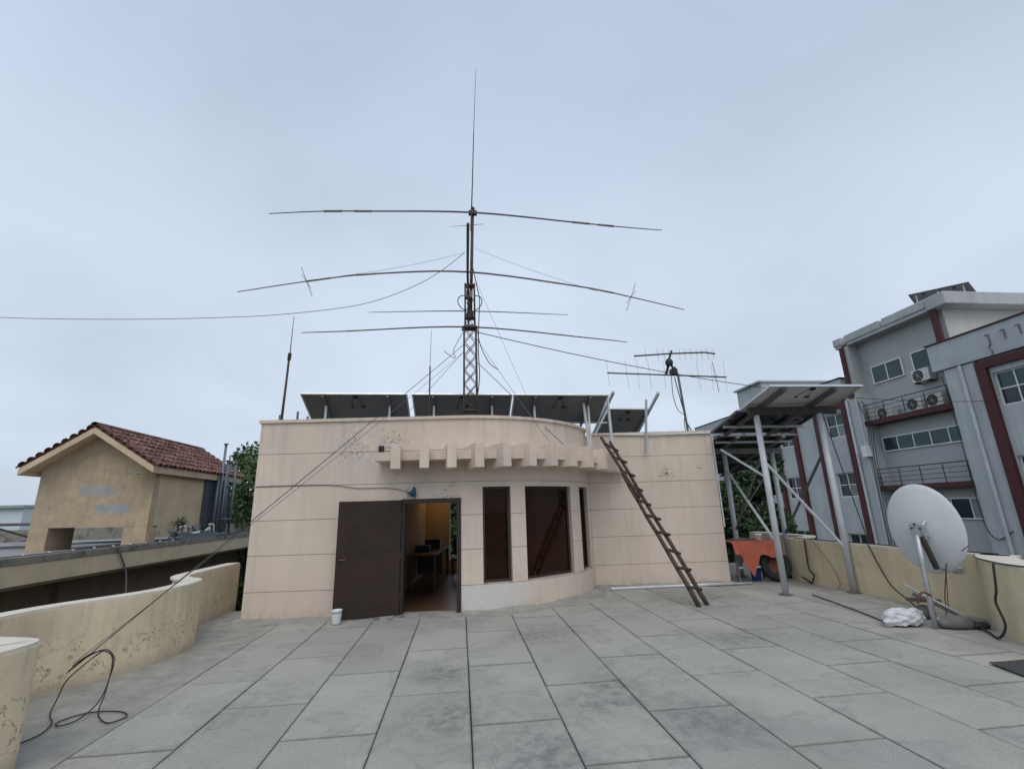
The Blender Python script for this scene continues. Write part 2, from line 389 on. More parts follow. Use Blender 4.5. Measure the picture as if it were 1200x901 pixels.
def thing(name, label, cat, loc=(0, 0, 0), group=None):
    o = bpy.data.objects.new(name, None); C.objects.link(o); o.location = loc; o.empty_display_size = .1
    WM[o] = Matrix.Translation(Vector(loc)); tag(o, label, cat, group); return o
def single(name, bm, m, label, cat, group=None, **k):
    return tag(link(name, bm, m, **k), label, cat, group)
def struct(name, bm, m, **k):
    o = link(name, bm, m, **k)
    if not k.get('parent'): o['kind'] = 'structure'
    return o
def copy_part(o, parent, loc=None, rot=None):
    c = o.copy(); C.objects.link(c); c.parent = parent; WM[c] = WM.get(parent, Matrix.Identity(4))
    if loc is not None: c.location = loc
    if rot is not None: c.rotation_euler = rot
    return c

# ================================================================== SETTING
bm = B(); prism(bm, [(2500*math.cos(a*math.pi/24), 2500*math.sin(a*math.pi/24)) for a in range(48)], -12.5, -12.0)
struct('ground', bm, 'ground_soil')
bm = B(); box2(bm, (11.5, -60, -11.996), (16.5, 120, -11.99)); struct('road', bm, 'road_asphalt')

# terrace: mud-coloured bed, slabs laid on it as single pieces, cement borders
bm = B(); box2(bm, (-4.3, -1.5, -.30), (7.5, 11.4, -.02)); box2(bm, (5.0, 11.4, -.30), (8.4, 14.2, -.02))
floor = struct('terrace_floor', bm, 'joint_mud')
bm = B(); box2(bm, (-5.2, -2.2, -12), (8.2, 9.5, -.304)); box2(bm, (-4.9, 9.5, -12), (8.6, 15.5, -.304))
single('lower_storeys', bm, 'brown_wall', 'storeys of our own building below the paved terrace', 'building')
SWD, SLN, GAP = .775, 1.56, .011
bm = B(); box(bm, (0, 0, 0), (SWD-GAP, SLN-.015, .04)); bmesh.ops.bevel(bm, geom=list(bm.edges), offset=.003, segments=1, affect='EDGES')
proto = link('slab', bm, 'slab_concrete', floor)
first = True
def wall_y(x):
    # front line of the room for a given x
    if x < 0: return 9.05 - .0875*x
    if x < 3.0:
        u = (x+3.81)/.996-.1; d = max(0, min(1, (u-3.72)/3.02)); return 9.02 + 3.02*(1-math.sqrt(max(0, 1-d*d)))*.98
    if x < 6.1: return 10.95
    return 14.0
for k in range(-4, 10):
    x0 = .085 + SWD*k
    off = 1.45 if k % 2 == 0 else 1.45 + SLN/2
    for j in range(-2, 9):
        y0 = off + SLN*j
        if y0 > max(wall_y(x0), wall_y(x0+SWD))+.05 or y0 < -1.4: continue
        if x0+SWD > 7.45: continue
        if first: o = proto; first = False
        else: o = copy_part(proto, floor)
        o.location = (x0+SWD/2+random.uniform(-.0015, .0015), y0+SLN/2, -.02+random.uniform(-.0025, .002))
        o.rotation_euler = (random.uniform(-.0015, .0015), random.uniform(-.0015, .0015), random.uniform(-.002, .002))
# cement borders where the slabs stop
bm = B(); box2(bm, (-4.6, -1.5, -.3), (-3.023, 10.4, -.003)); struct('cement_border_left', bm, 'screed')
bm = B(); box2(bm, (7.072, -1.5, -.3), (7.6, 11.4, -.003)); box2(bm, (7.072, 11.4, -.3), (8.4, 14.2, -.003)); struct('cement_border_right', bm, 'screed')

# ================================================================== MAIN ROOM
AC_U, AC_V, AR = 3.72, 3.02, 3.02
TH_E = math.acos((AC_V-2.25)/AR); S_ARC = AR*TH_E; S_END = 3.72+S_ARC
def PS(s, d=0.0):
    """point on the front outline at arc length s, offset d outwards; world xy"""
    if s <= 3.72: return W(s, -d)
    th = (s-3.72)/AR
    return W(AC_U+(AR+d)*math.sin(th), AC_V-(AR+d)*math.cos(th))
def PR(s, d=0.0): return W(6.60+s, 2.25-d)
def s_of(deg): return 3.72+AR*R(deg)
DOOR = (2.72, 3.83, -.1, 1.98)
WINS = [(s_of(9.7), s_of(20.1), .475, 2.17), (s_of(25.9), s_of(49.9), .475, 2.17), (s_of(57.3), s_of(68.0), .475, 2.17)]
def curved_block(bm, f, s0, s1, z0, z1, d0, d1):
    n = max(1, int(math.ceil((s1-s0)/.16))) if f is PS and s1 > 3.73 else 1
    prev = None
    ss = [s0+(s1-s0)*i/n for i in range(n+1)]
    rows = []
    for s in ss:
        a, b = f(s, d0), f(s, d1)
        rows.append([bm.verts.new((a.x, a.y, z0)), bm.verts.new((b.x, b.y, z0)), bm.verts.new((b.x, b.y, z1)), bm.verts.new((a.x, a.y, z1))])
    for p, q in zip(rows, rows[1:]):
        for i in range(4): bm.faces.new((p[i], p[(i+1) % 4], q[(i+1) % 4], q[i]))
    bm.faces.new(rows[0][::-1]); bm.faces.new(rows[-1])
def band(bm, f, s0, s1, z0, z1, d0, d1, ops):
    cuts = sorted({s0, s1, *[x for o in ops for x in o[:2] if s0 < x < s1]})
    for a, b in zip(cuts, cuts[1:]):
        m = (a+b)/2; zs = [(z0, z1)]
        for o in ops:
            if o[0] < m < o[1]:
                nz = []
                for (p, q) in zs:
                    if o[3] <= p or o[2] >= q: nz.append((p, q)); continue
                    if p < o[2]: nz.append((p, o[2]))
                    if o[3] < q: nz.append((o[3], q))
                zs = nz
        for p, q in zs:
            if q-p > .003: curved_block(bm, f, a, b, p, q, d0, d1)
room = thing('rooftop_room', 'cream plastered rooftop room with curved window bay and open brown door', 'building', W(4.5, 2.0))
ops = [DOOR]+WINS
GR = [0, .46, 1.065, 1.67, 2.275, 2.88, 3.475]
for i, (a, b) in enumerate(zip(GR, GR[1:])):
    bm = B(); g = .0045
    band(bm, PS, 0, S_END, a+(g if i else .0), b-(g if i < 5 else 0), -.014, 0, ops)
    link('plaster_band', bm, 'plaster', room)
    bm = B(); band(bm, PR, .042, 3.10, a+(g if i else .0), min(b, 3.40)-(g if i < 5 else 0), -.014, 0, [])
    link('plaster_band', bm, 'plaster', room)
bm = B(); band(bm, PS, .0, S_END-.04, -.02, 3.47, -.24, -.0145, ops); link('wall', bm, 'plaster_core', room)
bm = B(); band(bm, PR, .05, 3.09, -.02, 3.39, -.24, -.0145, []); link('wall', bm, 'plaster_core', room)
# coping
bm = B(); curved_block(bm, PS, -.03, S_END-.02, 3.476, 3.535, -.24, .035); link('coping', bm, 'plaster', room)
bm = B(); curved_block(bm, PR, .12, 3.135, 3.401, 3.455, -.24, .03); link('coping', bm, 'plaster', room)
# side, back walls, roof, floor
bm = B()
for a, b in ((W(0, .2), W(0, 5.8)), (W(9.69, 2.5), W(9.69, 5.8))):
    n = (b-a).normalized().cross(V(0, 0, 1)); n = -n if a.x > 0 else n
    q = [a, b, b-n*-.0 + (V(1, 0, 0)*.22 if a.x < 0 else V(-1, 0, 0)*.22), a + (V(1, 0, 0)*.22 if a.x < 0 else V(-1, 0, 0)*.22)]
    prism(bm, [(p.x, p.y) for p in q], -.02, 3.42)
link('side_wall', bm, 'plaster', room)
def wslab(bm, u0, u1, v0, v1, z0, z1): prism(bm, [W(u0, v0)[:2], W(u1, v0)[:2], W(u1, v1)[:2], W(u0, v1)[:2]], z0, z1)
bm = B()   # back wall with a window opening on its right
wslab(bm, 0, 2.98, 5.8, 6.0, -.02, 3.42); wslab(bm, 2.98, 4.1, 5.8, 6.0, -.02, .35); wslab(bm, 2.98, 4.1, 5.8, 6.0, 2.05, 3.42); wslab(bm, 4.1, 9.9, 5.8, 6.0, -.02, 3.42)
link('back_wall', bm, 'inner_wall', room)
bm = B(); wslab(bm, 2.2, 2.32, .35, 5.8, .02, 2.75); wslab(bm, 6.3, 6.42, 2.5, 5.8, .02, 2.75); link('partition', bm, 'inner_wall', room)
def bay(u0, v1, u1=6.4):
    pts = [PS(s, -.2)[:2] for s in [u0, 2.0, 3.7]+[3.72+S_ARC*k/14 for k in range(1, 14)] if s >= u0]
    pts = [p for p in pts if (Vector(p)-RO).dot(RU) < u1 and (Vector(p)-RO).dot(RV) < v1-.02]
    return pts+[W(u1, v1)[:2], W(u0, v1)[:2]]
bm = B(); wslab(bm, .05, 9.65, 2.45, 5.95, 2.95, 3.08); prism(bm, bay(.1, 2.449), 2.95, 3.08)
link('roof_slab', bm, 'roof_concrete', room)
bm = B(); prism(bm, bay(.3, 5.8, 6.3), 2.72, 2.76); link('ceiling', bm, 'inner_ceiling', room)
bm = B(); prism(bm, bay(2.3, 5.8, 6.3), -.02, .025); link('inner_floor', bm, 'inner_floor', room)
# groove shadow-gap at the foot: cement fillet along the wall
bm = B()
def fillet(bm, f, s0, s1, wdt, hgt):
    n = max(2, int((s1-s0)/.2)); rows = []
    for i in range(n+1):
        s = s0+(s1-s0)*i/n; wv = wdt*(1+.18*math.sin(s*3.1)+.12*math.sin(s*7.7)); hv = hgt*(1+.3*math.sin(s*5.3+1))
        a, b, c = f(s, wv), f(s, wv*.45), f(s, -.005)
        rows.append([bm.verts.new((a.x, a.y, .001)), bm.verts.new((b.x, b.y, .012)), bm.verts.new((c.x, c.y, hv)), bm.verts.new((c.x, c.y, -.02)), bm.verts.new((a.x, a.y, -.02))])
    for p, q in zip(rows, rows[1:]):
        for i in range(5): bm.faces.new((p[i], p[(i+1) % 5], q[(i+1) % 5], q[i]))
    bm.faces.new(rows[0][::-1]); bm.faces.new(rows[-1])
fillet(bm, PS, -.1, 2.68, .34, .035); fillet(bm, PS, 3.87, S_END, .36, .05); fillet(bm, PR, .1, 3.1, .25, .045)
link('cement_fillet', bm, 'screed', room)
bm = B(); curved_block(bm, PS, 2.70, 3.85, -.01, .02, -.2, .30); link('threshold', bm, 'screed', room)
# door frame and leaf
fr = B(); curved_block(fr, PS, 2.722, 2.80, .021, 1.978, -.14, .025); curved_block(fr, PS, 3.75, 3.828, .021, 1.978, -.14, .025); curved_block(fr, PS, 2.80, 3.75, 1.90, 1.978, -.14, .025)
link('door_frame', fr, 'frame_wood', room)
hinge = W(2.735, -.03); ang = RA + math.pi + R(13)
du = V(math.cos(ang), math.sin(ang), 0); dn = V(-du.y, du.x, 0)
def door_pt(a, z, n=0): return hinge + du*a + dn*n + V(0, 0, z)
bm = B(); extrude3(bm, [door_pt(0, .03), door_pt(1.09, .03), door_pt(1.09, 1.965), door_pt(0, 1.965)], dn*.042)
door = link('door', bm, 'door_wood', room, bevel=.004)
door['label'] = 'dark brown wooden door leaf swung open flat against the wall'
for z0, z1 in ((.16, .55), (.62, 1.02), (1.09, 1.45), (1.52, 1.85)):
    bm = B(); extrude3(bm, [door_pt(.1, z0, .0425), door_pt(.99, z0, .0425), door_pt(.99, z1, .0425), door_pt(.1, z1, .0425)], dn*.003)
    link('door_panel', bm, 'door_wood', door, bevel=.002)
bm = B(); tube(bm, [door_pt(1.03, .98, .04), door_pt(1.03, .98, .085), door_pt(.93, .98, .09)], .009, 6); tube(bm, [door_pt(1.03, .92, .042), door_pt(1.03, .92, .055)], .018, 8)
link('door_handle', bm, 'brass', door)
for z in (.3, 1.0, 1.7):
    bm = B(); tube(bm, [hinge+V(0, 0, z-.05)-dn*.0-V(0, .012, 0), hinge+V(0, 0, z+.05)-V(0, .012, 0)], .011, 6); link('hinge', bm, 'galv_dark', door)
# windows of the bay
for (s0, s1, z0, z1) in WINS:
    a, b = PS(s0+.003, -.075), PS(s1-.003, -.075); a.z = b.z = 0
    d = (b-a).normalized(); nrm = d.cross(V(0, 0, 1)); L = (b-a).length; fw = .045
    def wp(t, z, k=0): return a+d*t+V(0, 0, z)+nrm*k
    bm = B()
    for (t0, t1, p, q) in ((0, fw, z0+.002, z1-.002), (L-fw, L, z0+.002, z1-.002), (fw, L-fw, z0+.002, z0+fw), (fw, L-fw, z1-fw, z1-.002)):
        extrude3(bm, [wp(t0, p), wp(t1, p), wp(t1, q), wp(t0, q)], nrm*-.05)
    wn = link('window', bm, 'window_frame', room)
    npn = 1
    for i in range(npn):
        t0 = fw+(L-2*fw)*i/npn; t1 = fw+(L-2*fw)*(i+1)/npn
        bm = B(); extrude3(bm, [wp(t0, z0+fw, -.02), wp(t1, z0+fw, -.02), wp(t1, z1-fw, -.02), wp(t0, z1-fw, -.02)], nrm*-.006)
        link('pane', bm, 'dark_glass', wn)
    if npn == 2:
        bm = B(); extrude3(bm, [wp(L/2-.02, z0+fw), wp(L/2+.02, z0+fw), wp(L/2+.02, z1-fw), wp(L/2-.02, z1-fw)], nrm*-.045); link('mullion', bm, 'window_frame', wn)
    bm = B(); nn = int(L/.025); rows = []
    for i in range(nn+1):
        t = .0+L*i/nn; k = -.085+.016*math.sin(i*1.15)+.009*math.sin(i*.47)
        rows.append((bm.verts.new(wp(t, z0+.01, k)), bm.verts.new(wp(t, z1-.01, k))))
    for p, q in zip(rows, rows[1:]): bm.faces.new((p[0], q[0], q[1], p[1]))
    link('curtain', bm, 'curtain', wn, smooth=True)
    bm = B(); sq = [PS(s0+.01, .004), PS(s1-.01, .004), PS(s1-.01, -.1), PS(s0+.01, -.1)]
    link('sill', prism(bm, [p[:2] for p in sq], z0-.012, z0+.001), 'screed', wn)
# ledge and fins
bm = B(); curved_block(bm, PS, 2.3, S_END+.02, 2.655, 2.80, -.01, .44); 
# right end closes onto the flat wall
led = link('ledge', bm, 'plaster', room)
FINS = [(2.75, -0.72, 2.48, 9), (3.26, -0.76, 2.48, 9), (3.73, -0.68, 2.48, 12), (4.22, -0.63, 2.48, 21), (4.71, -0.52, 2.487, 30), (5.19, -0.29, 2.502, 37), (5.62, -0.05, 2.513, 43), (6.04, 0.22, 2.516, 46), (6.45, 0.63, 2.516, 53), (6.86, 1.21, 2.516, 56), (7.19, 1.66, 2.513, 60), (7.44, 2.06, 2.502, 65)]
for u, v, zf, a in FINS:
    d = V(*((math.sin(R(a))*RU - math.cos(R(a))*RV)), 0); f0 = W(u, v); wd = d.cross(V(0, 0, 1))
    Lf = .5
    # length back to the wall face
    for i in range(200):
        q = f0-d*(.1+i*.02); lu = (Vector(q[:2])-RO).dot(RU); lv = (Vector(q[:2])-RO).dot(RV)
        inside = (lu < 3.72 and lv > .02) or (lu >= 3.72 and (Vector((lu, lv))-Vector((AC_U, AC_V))).length < AR-.02 and lv < AC_V) or lv > 2.27
        if inside: Lf = .1+i*.02; break
    bm = B(); b0 = f0-d*Lf
    extrude3(bm, [b0-wd*.083+V(0, 0, zf), f0-wd*.083+V(0, 0, zf), f0-wd*.083+V(0, 0, zf+.43), b0-wd*.083+V(0, 0, zf+.43)], wd*.166)
    link('fin', bm, 'plaster', room, bevel=.004)
# small fittings on the wall
bm = B(); box(bm, W(2.32, -.02, 2.93), (.10, .05, .10)); box(bm, W(2.32, -.035, 2.94), (.05, .04, .06)); link('vent_hole', bm, 'black_plastic', room)
bm = B(); c0 = W(2.95, -.05, 2.09)
lathe(bm, [(0, .0), (.05, .0), (.055, .05), (.03, .07), (0, .07)], c0, 12, Matrix.Rotation(R(90), 3, 'X')); box(bm, c0+V(-.06, -.02, -.01), (.09, .04, .04), Matrix.Rotation(R(30), 3, 'Y')); box(bm, c0+V(.02, -.02, .06), (.05, .03, .09), Matrix.Rotation(R(-15), 3, 'Y')); box(bm, c0+V(.0, -.02, -.05), (.1, .04, .05), Matrix.Rotation(R(12), 3, 'Y'))
single('wall_lamp', bm, 'blue_plastic', 'small dark blue fitting on the wall above the doorway', 'light fitting')
bm = B(); tube(bm, smooth_path([W(0.02, -.01, 2.29), W(1.3, -.012, 2.285), W(1.9, -.015, 2.21), W(2.5, -.02, 2.19), W(2.9, -.03, 2.10)]), .006, 5)
single('wall_wire', bm, 'wire_grey', 'thin grey wire along the wall groove to the blue fitting', 'cable')
bm = B(); tube(bm, [PR(.45, .035)+V(0, 0, 3.42), PR(1.6, .04)+V(0, 0, 3.375), PR(2.3, .04)+V(0, 0, 3.385), PR(3.08, .04)+V(0, 0, 3.385), PR(3.11, .035)+V(0, 0, 3.3), PR(3.115, .03)+V(0, 0, 2.2), PR(3.115, .03)+V(0, 0, 1.2)], .016, 6)
single('wall_conduit', bm, 'white_steel', 'thin pale conduit running under the right coping and down the corner', 'conduit')
# inside the room
bm = B(); tb = W(2.75, 4.6)
desk = thing('desk', 'dark wooden desk inside the lit room behind the doorway', 'desk', tb)
bm = B(); wslab(bm, 2.36, 3.05, 2.6, 5.2, .74, .78); link('desk_top', bm, 'desk_wood', desk)
for (u, v) in ((2.42, 2.66), (2.99, 2.66), (2.42, 5.14), (2.99, 5.14)):
    bm = B(); box(bm, W(u, v, .38), (.06, .06, .71)); link('leg', bm, 'desk_wood', desk)
bm = B(); wslab(bm, 2.36, 3.0, 3.9, 3.93, .2, .74); link('modesty_panel', bm, 'desk_wood', desk)
rd = thing('radio_set', 'black radio equipment standing on the desk inside the doorway', 'radio', W(2.6, 3.6, .78))
bm = B(); wslab(bm, 2.40, 2.75, 3.3, 3.7, .785, .93); link('casing', bm, 'black_plastic', rd)
bm = B(); tube(bm, smooth_path([W(2.9, 3.5, .79), W(2.93, 3.55, .9), W(2.98, 3.6, .98)]), .012, 6); link('microphone', bm, 'black_plastic', rd)
bm = B(); wslab(bm, 2.5, 2.9, 4.2, 4.6, .785, 1.02); single('monitor_box', bm, 'black_plastic', 'black box at the far end of the desk inside the room', 'box')
ch = thing('office_chair', 'dark chair inside the doorway near the back window', 'chair', W(3.35, 4.8))
bm = B(); wslab(bm, 3.15, 3.55, 4.6, 5.0, .42, .48); link('seat', bm, 'black_plastic', ch, bevel=.01)
bm = B(); wslab(bm, 3.15, 3.55, 5.0, 5.05, .55, .98); link('backrest', bm, 'black_plastic', ch, bevel=.01)
for (u, v) in ((3.18, 4.63), (3.52, 4.63), (3.18, 5.0), (3.52, 5.0)):
    bm = B(); tube(bm, [W(u, v, .026), W(u, v, .43)], .014, 6); link('leg', bm, 'black_plastic', ch)
lamp = thing('ceiling_lamp', 'warm lit ceiling lamp inside the room behind the open door', 'lamp', W(2.9, 4.9, 2.6))
bm = B(); lathe(bm, [(0, .12), (.06, .12), (.09, .06), (.1, 0.05)], W(2.9, 4.9, 2.6), 16); link('lamp_base', bm, 'lamp_body', lamp)
bm = B(); lathe(bm, [(0, -.06), (.05, -.045), (.075, 0), (.06, .04), (0, .05)], W(2.9, 4.9, 2.6), 16); link('bulb', bm, 'bulb_glow', lamp, smooth=True)
pl = bpy.data.lights.new('lamp_light', 'POINT'); plo = bpy.data.objects.new('lamp_light', pl); C.objects.link(plo); plo.parent = lamp; plo.location = (0, 0, -.14)
pl.energy = 4.2; pl.color = (1, .60, .26); pl.shadow_soft_size = .08

# ================================================================== PARAPETS
def offset_path(pts, d):
    out = []; n = len(pts)
    for i in range(n):
        a = Vector(pts[max(i-1, 0)][:2]); b = Vector(pts[min(i+1, n-1)][:2]); t = (b-a).normalized()
        out.append(Vector(pts[i][:2])+d*Vector((t.y, -t.x)))
    return out
def wall_along(bm, pts, th, z0, z1):
    o = offset_path(pts, th); rows = []
    for a, b in zip(pts, o):
        rows.append([bm.verts.new((a[0], a[1], z0)), bm.verts.new((b.x, b.y, z0)), bm.verts.new((b.x, b.y, z1)), bm.verts.new((a[0], a[1], z1))])
    for p, q in zip(rows, rows[1:]):
        for i in range(4): bm.faces.new((p[i], p[(i+1) % 4], q[(i+1) % 4], q[i]))
    bm.faces.new(rows[0][::-1]); bm.faces.new(rows[-1])
def path_fillet(bm, pts, wdt, hgt):
    a0 = offset_path(pts, -.004); rows = []
    for i, a in enumerate(a0):
        wv = wdt*(1+.2*math.sin(i*1.3)); b = offset_path(pts, -wv)[i]; c = offset_path(pts, -wv*.4)[i]
        rows.append([bm.verts.new((b.x, b.y, .002)), bm.verts.new((c.x, c.y, .02)), bm.verts.new((a.x, a.y, hgt)), bm.verts.new((a.x, a.y, -.02)), bm.verts.new((b.x, b.y, -.02))])
    for p, q in zip(rows, rows[1:]):
        for i in range(5): bm.faces.new((p[i], p[(i+1) % 5], q[(i+1) % 5], q[i]))
    bm.faces.new(rows[0][::-1]); bm.faces.new(rows[-1])
def parapet(label, pts, th, h, m, cap_m, n=6, fw=.16, fh=.06, fm='screed'):
    P = smooth_path([(x, y, 0) for x, y in pts], n)
    t = thing('parapet_wall', label, 'wall', (P[0].x, P[0].y, 0))
    bm = B(); wall_along(bm, P, th, -.3, h); link('wall', bm, m, t)
    inner = offset_path(P, -.012)
    bm = B(); wall_along(bm, [(q.x, q.y, 0) for q in inner], th+.024 if th > 0 else th-.024, h+.001, h+.028); link('coping', bm, cap_m, t)
    bm = B(); path_fillet(bm, P, fw, fh); link('cement_fillet', bm, fm, t)
    return t
# paths are listed so that the outside lies to the path's right-hand side (offset > 0)
LP = [(-4.45, 4.95), (-4.52, 5.4), (-4.46, 5.9), (-4.28, 6.28), (-4.05, 6.62), (-3.86, 6.98), (-3.78, 7.4), (-3.80, 7.8), (-3.9, 8.1), (-4.15, 8.35), (-4.35, 8.62), (-4.42, 9.1), (-4.42, 10.6)]
parapet('long curving yellow parapet with cracked paint left of the room', LP[::-1][::-1], -.22, .84, 'parapet_paint', 'coping_paint')
NP = [(-3.40, 2.6), (-3.36, 3.4), (-3.28, 3.95), (-3.24, 4.25), (-3.27, 4.43), (-3.40, 4.54), (-3.75, 4.66), (-4.2, 4.8), (-4.6, 4.9)]
parapet('near end of yellow parapet at the bottom left corner', NP, -.24, .84, 'parapet_paint', 'coping_paint')
RP = [(8.4, 13.6), (8.42, 11.6), (8.3, 11.2), (8.0, 11.03), (7.68, 10.95), (7.56, 10.75), (7.57, 10.3), (7.6, 9.2), (7.6, 8.0), (7.58, 7.0), (7.6, 6.45), (7.7, 6.25)]
parapet('straight yellow parapet behind the satellite dish and canopy posts', RP, -.22, .87, 'parapet_right', 'coping_paint', fw=.15, fh=.15, fm='screed_dark')
QP = [(7.72, 6.66), (7.42, 6.5), (7.2, 6.28), (6.98, 6.02), (6.8, 5.72), (6.66, 5.42), (6.58, 5.1), (6.55, 4.6), (6.6, 3.9), (6.7, 3.0)]
parapet('rounded yellow parapet end at the right edge beside the dish', QP, -.40, .87, 'parapet_right', 'coping_paint', fw=.13, fh=.12, fm='screed_dark')

# ================================================================== OFFICE BUILDING (faces -X at X=19)
off = thing('office_building', 'grey office block with dark red pilasters, green windows and balconies', 'building', (19, 18, -12))
def obox(name, x0, x1, y0, y1, z0, z1, m, parent=off, **k):
    bm = B(); box2(bm, (x0, y0, z0), (x1, y1, z1)); return link(name, bm, m, parent, **k)
XF = 19.0
def wing_wall(y0, y1, z0, z1, wins, m='office_wall'):
    """front wall with real openings"""
    bm = B()
    ys = sorted({y0, y1, *[v for w_ in wins for v in w_[:2]]})
    for a, b in zip(ys, ys[1:]):
        zs = [z0]; 
        col = sorted([w_ for w_ in wins if w_[0] <= a+1e-6 and w_[1] >= b-1e-6], key=lambda q: q[2])
        z = z0
        for w_ in col:
            if w_[2] > z: box2(bm, (XF, a, z), (XF+.25, b, w_[2]))
            z = w_[3]
        if z < z1: box2(bm, (XF, a, z), (XF+.25, b, z1))
    return link('wall', bm, m, off)
def owindow(y0, y1, z0, z1, x, nc, nr, glass='green_glass'):
    bm = B(); f = .05
    for (a, b, p, q) in ((y0+.002, y0+f, z0+.002, z1-.002), (y1-f, y1-.002, z0+.002, z1-.002), (y0+f, y1-f, z0+.002, z0+f), (y0+f, y1-f, z1-f, z1-.002)): box2(bm, (x, a, p), (x+.06, b, q))
    for i in range(1, nc):
        c = y0+(y1-y0)*i/nc; box2(bm, (x+.005, c-.022, z0+f), (x+.055, c+.022, z1-f))
    for j in range(1, nr):
        c = z0+(z1-z0)*j/nr; box2(bm, (x+.008, y0+f, c-.022), (x+.052, y1-f, c+.022))
    wn = link('window', bm, 'office_frame', off)
    for i in range(nc):
        for j in range(nr):
            a = y0+(y1-y0)*i/nc; b = y0+(y1-y0)*(i+1)/nc; p = z0+(z1-z0)*j/nr; q = z0+(z1-z0)*(j+1)/nr
            bm = B(); box2(bm, (x+.03, a+.01, p+.01), (x+.04, b-.01, q-.01)); link('pane', bm, random.choice([glass]*5+['navy_glass']*3+['pale_blind']), wn)
    return wn
LEV = [(-1.1, .1), (1.82, 3.0), (4.75, 5.95)]
nearw = [(13.12, 14.3, a, b) for a, b in LEV]+[(9.1, 10.28, a, b) for a, b in LEV]+[(6.0, 7.18, a, b) for a, b in LEV]
farw = [(21.2, 22.42, a, b) for a, b in LEV]+[(24.95, 26.2, a, b) for a, b in LEV]+[(28.2, 29.4, a, b) for a, b in LEV]+[(31.5, 32.7, a, b) for a, b in LEV]
wing_wall(2.0, 14.62, -12, 6.5, nearw); wing_wall(21.12, 36, -12, 6.5, farw)
for (a, b, p, q) in nearw+farw: owindow(a, b, p, q, XF+.09, 2, 2, 'green_glass' if q > 3.5 else 'navy_glass')
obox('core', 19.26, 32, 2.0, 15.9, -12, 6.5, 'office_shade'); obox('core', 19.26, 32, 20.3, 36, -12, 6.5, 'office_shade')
# piers beside the recess
obox('pier', 18.95, 20.5, 14.72, 15.86, -12, 6.5, 'office_wall'); obox('pier', 18.95, 20.5, 19.95, 20.78, -12, 6.5, 'office_wall')
for y, r in ((15.20, .06),):
    bm = B(); tube(bm, [(18.88, y, -12), (18.88, y, 6.5)], r, 8); link('downpipe', bm, 'pipe_grey', off, smooth=True)
for y, r in ((20.70, .06), (20.12, .035)):
    bm = B(); tube(bm, [(18.88, y, -12), (18.88, y, 6.4)], r, 8); link('downpipe', bm, 'pipe_grey', off, smooth=True)
# dark red pilasters and head beams
for y0, y1 in ((14.36, 14.70), (12.75, 13.06), (10.34, 10.66), (8.72, 9.04), (20.80, 21.12), (22.78, 23.08), (24.58, 24.88), (26.28, 26.58), (29.46, 29.76), (31.1, 31.4)):
    obox('pilaster', 18.86, 19.0, y0, y1, -12, 6.16, 'office_red')
for y0, y1 in ((8.72, 10.66), (12.75, 14.70), (20.8, 23.08), (24.58, 26.58)): obox('head_beam', 18.858, 18.999, y0, y1, 6.162, 6.45, 'office_red')
# fascias
obox('fascia', 18.88, 19.3, 2.0, 16.25, 6.53, 7.60, 'office_fascia', bevel=.02); obox('fascia_trim', 18.83, 19.3, 2.0, 16.3, 7.601, 7.65, 'office_red')
obox('fascia', 18.9, 19.3, 20.85, 36, 6.53, 7.58, 'office_fascia', bevel=.02); obox('fascia_trim', 18.86, 19.3, 20.8, 36, 7.581, 7.64, 'rail_black')
obox('roof', 19.31, 32, 2.0, 15.6, 6.6, 7.5, 'office_slab'); obox('roof', 19.31, 32, 20.85, 36, 6.6, 7.5, 'office_slab')
for i, y in enumerate((13.95, 13.45, 12.98)):    # broken brackets on the fascia
    bm = B(); box2(bm, (18.85, y, 6.98), (18.88, y+.04, 7.32)); box2(bm, (18.85, y+.04, 7.29), (18.88, y+.14, 7.32))
    if i == 0: tube(bm, [(18.85, y, 6.95), (18.85, y+.1, 6.85), (18.85, y+.02, 6.7), (18.85, y+.05, 6.55)], .02, 5)
    link('bracket', bm, 'galv_dark', off)
# raised storeys
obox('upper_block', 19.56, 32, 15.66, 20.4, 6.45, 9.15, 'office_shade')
obox('upper_front', 19.3, 32, 15.58, 15.655, 7.5, 9.02, 'office_cream')
obox('side_return', 19.0, 19.56, 20.05, 20.4, 6.45, 9.15, 'office_shade')
obox('corner_pilaster', 18.97, 19.10, 15.60, 15.84, 6.5, 9.03, 'office_red'); obox('corner_pilaster', 18.9, 19.0, 20.28, 20.5, 6.45, 9.03, 'office_red')
for y0, y1 in ((15.90, 17.96), (18.12, 20.14), (20.36, 20.85)):
    obox('eaves_slab', 18.95, 20.6, y0, y1, 9.2, 9.58, 'office_slab', bevel=.03)
obox('eaves_slab', 18.9, 32, 15.05, 15.87, 9.03, 9.56, 'office_slab', bevel=.03)
obox('soffit', 19.0, 20.5, 15.88, 20.8, 9.06, 9.199, 'office_slab')
obox('upper_block', 19.0, 30, 27.0, 29.7, 6.6, 9.05, 'office_wall'); obox('eaves_slab', 18.8, 30, 26.9, 29.8, 9.051, 9.16, 'office_fascia')
for (a, b, p, q, n) in ((17.98, 19.58, 6.93, 7.78, 2), (16.2, 17.52, 6.93, 7.80, 1), (16.0, 19.85, 3.77, 4.44, 5), (15.9, 18.9, .84, 1.66, 4)):
    owindow(a, b, p, q, 19.49, n, 1)
obox('recess_wall', 19.561, 21, 15.86, 20.3, -12, 6.45, 'office_shade')
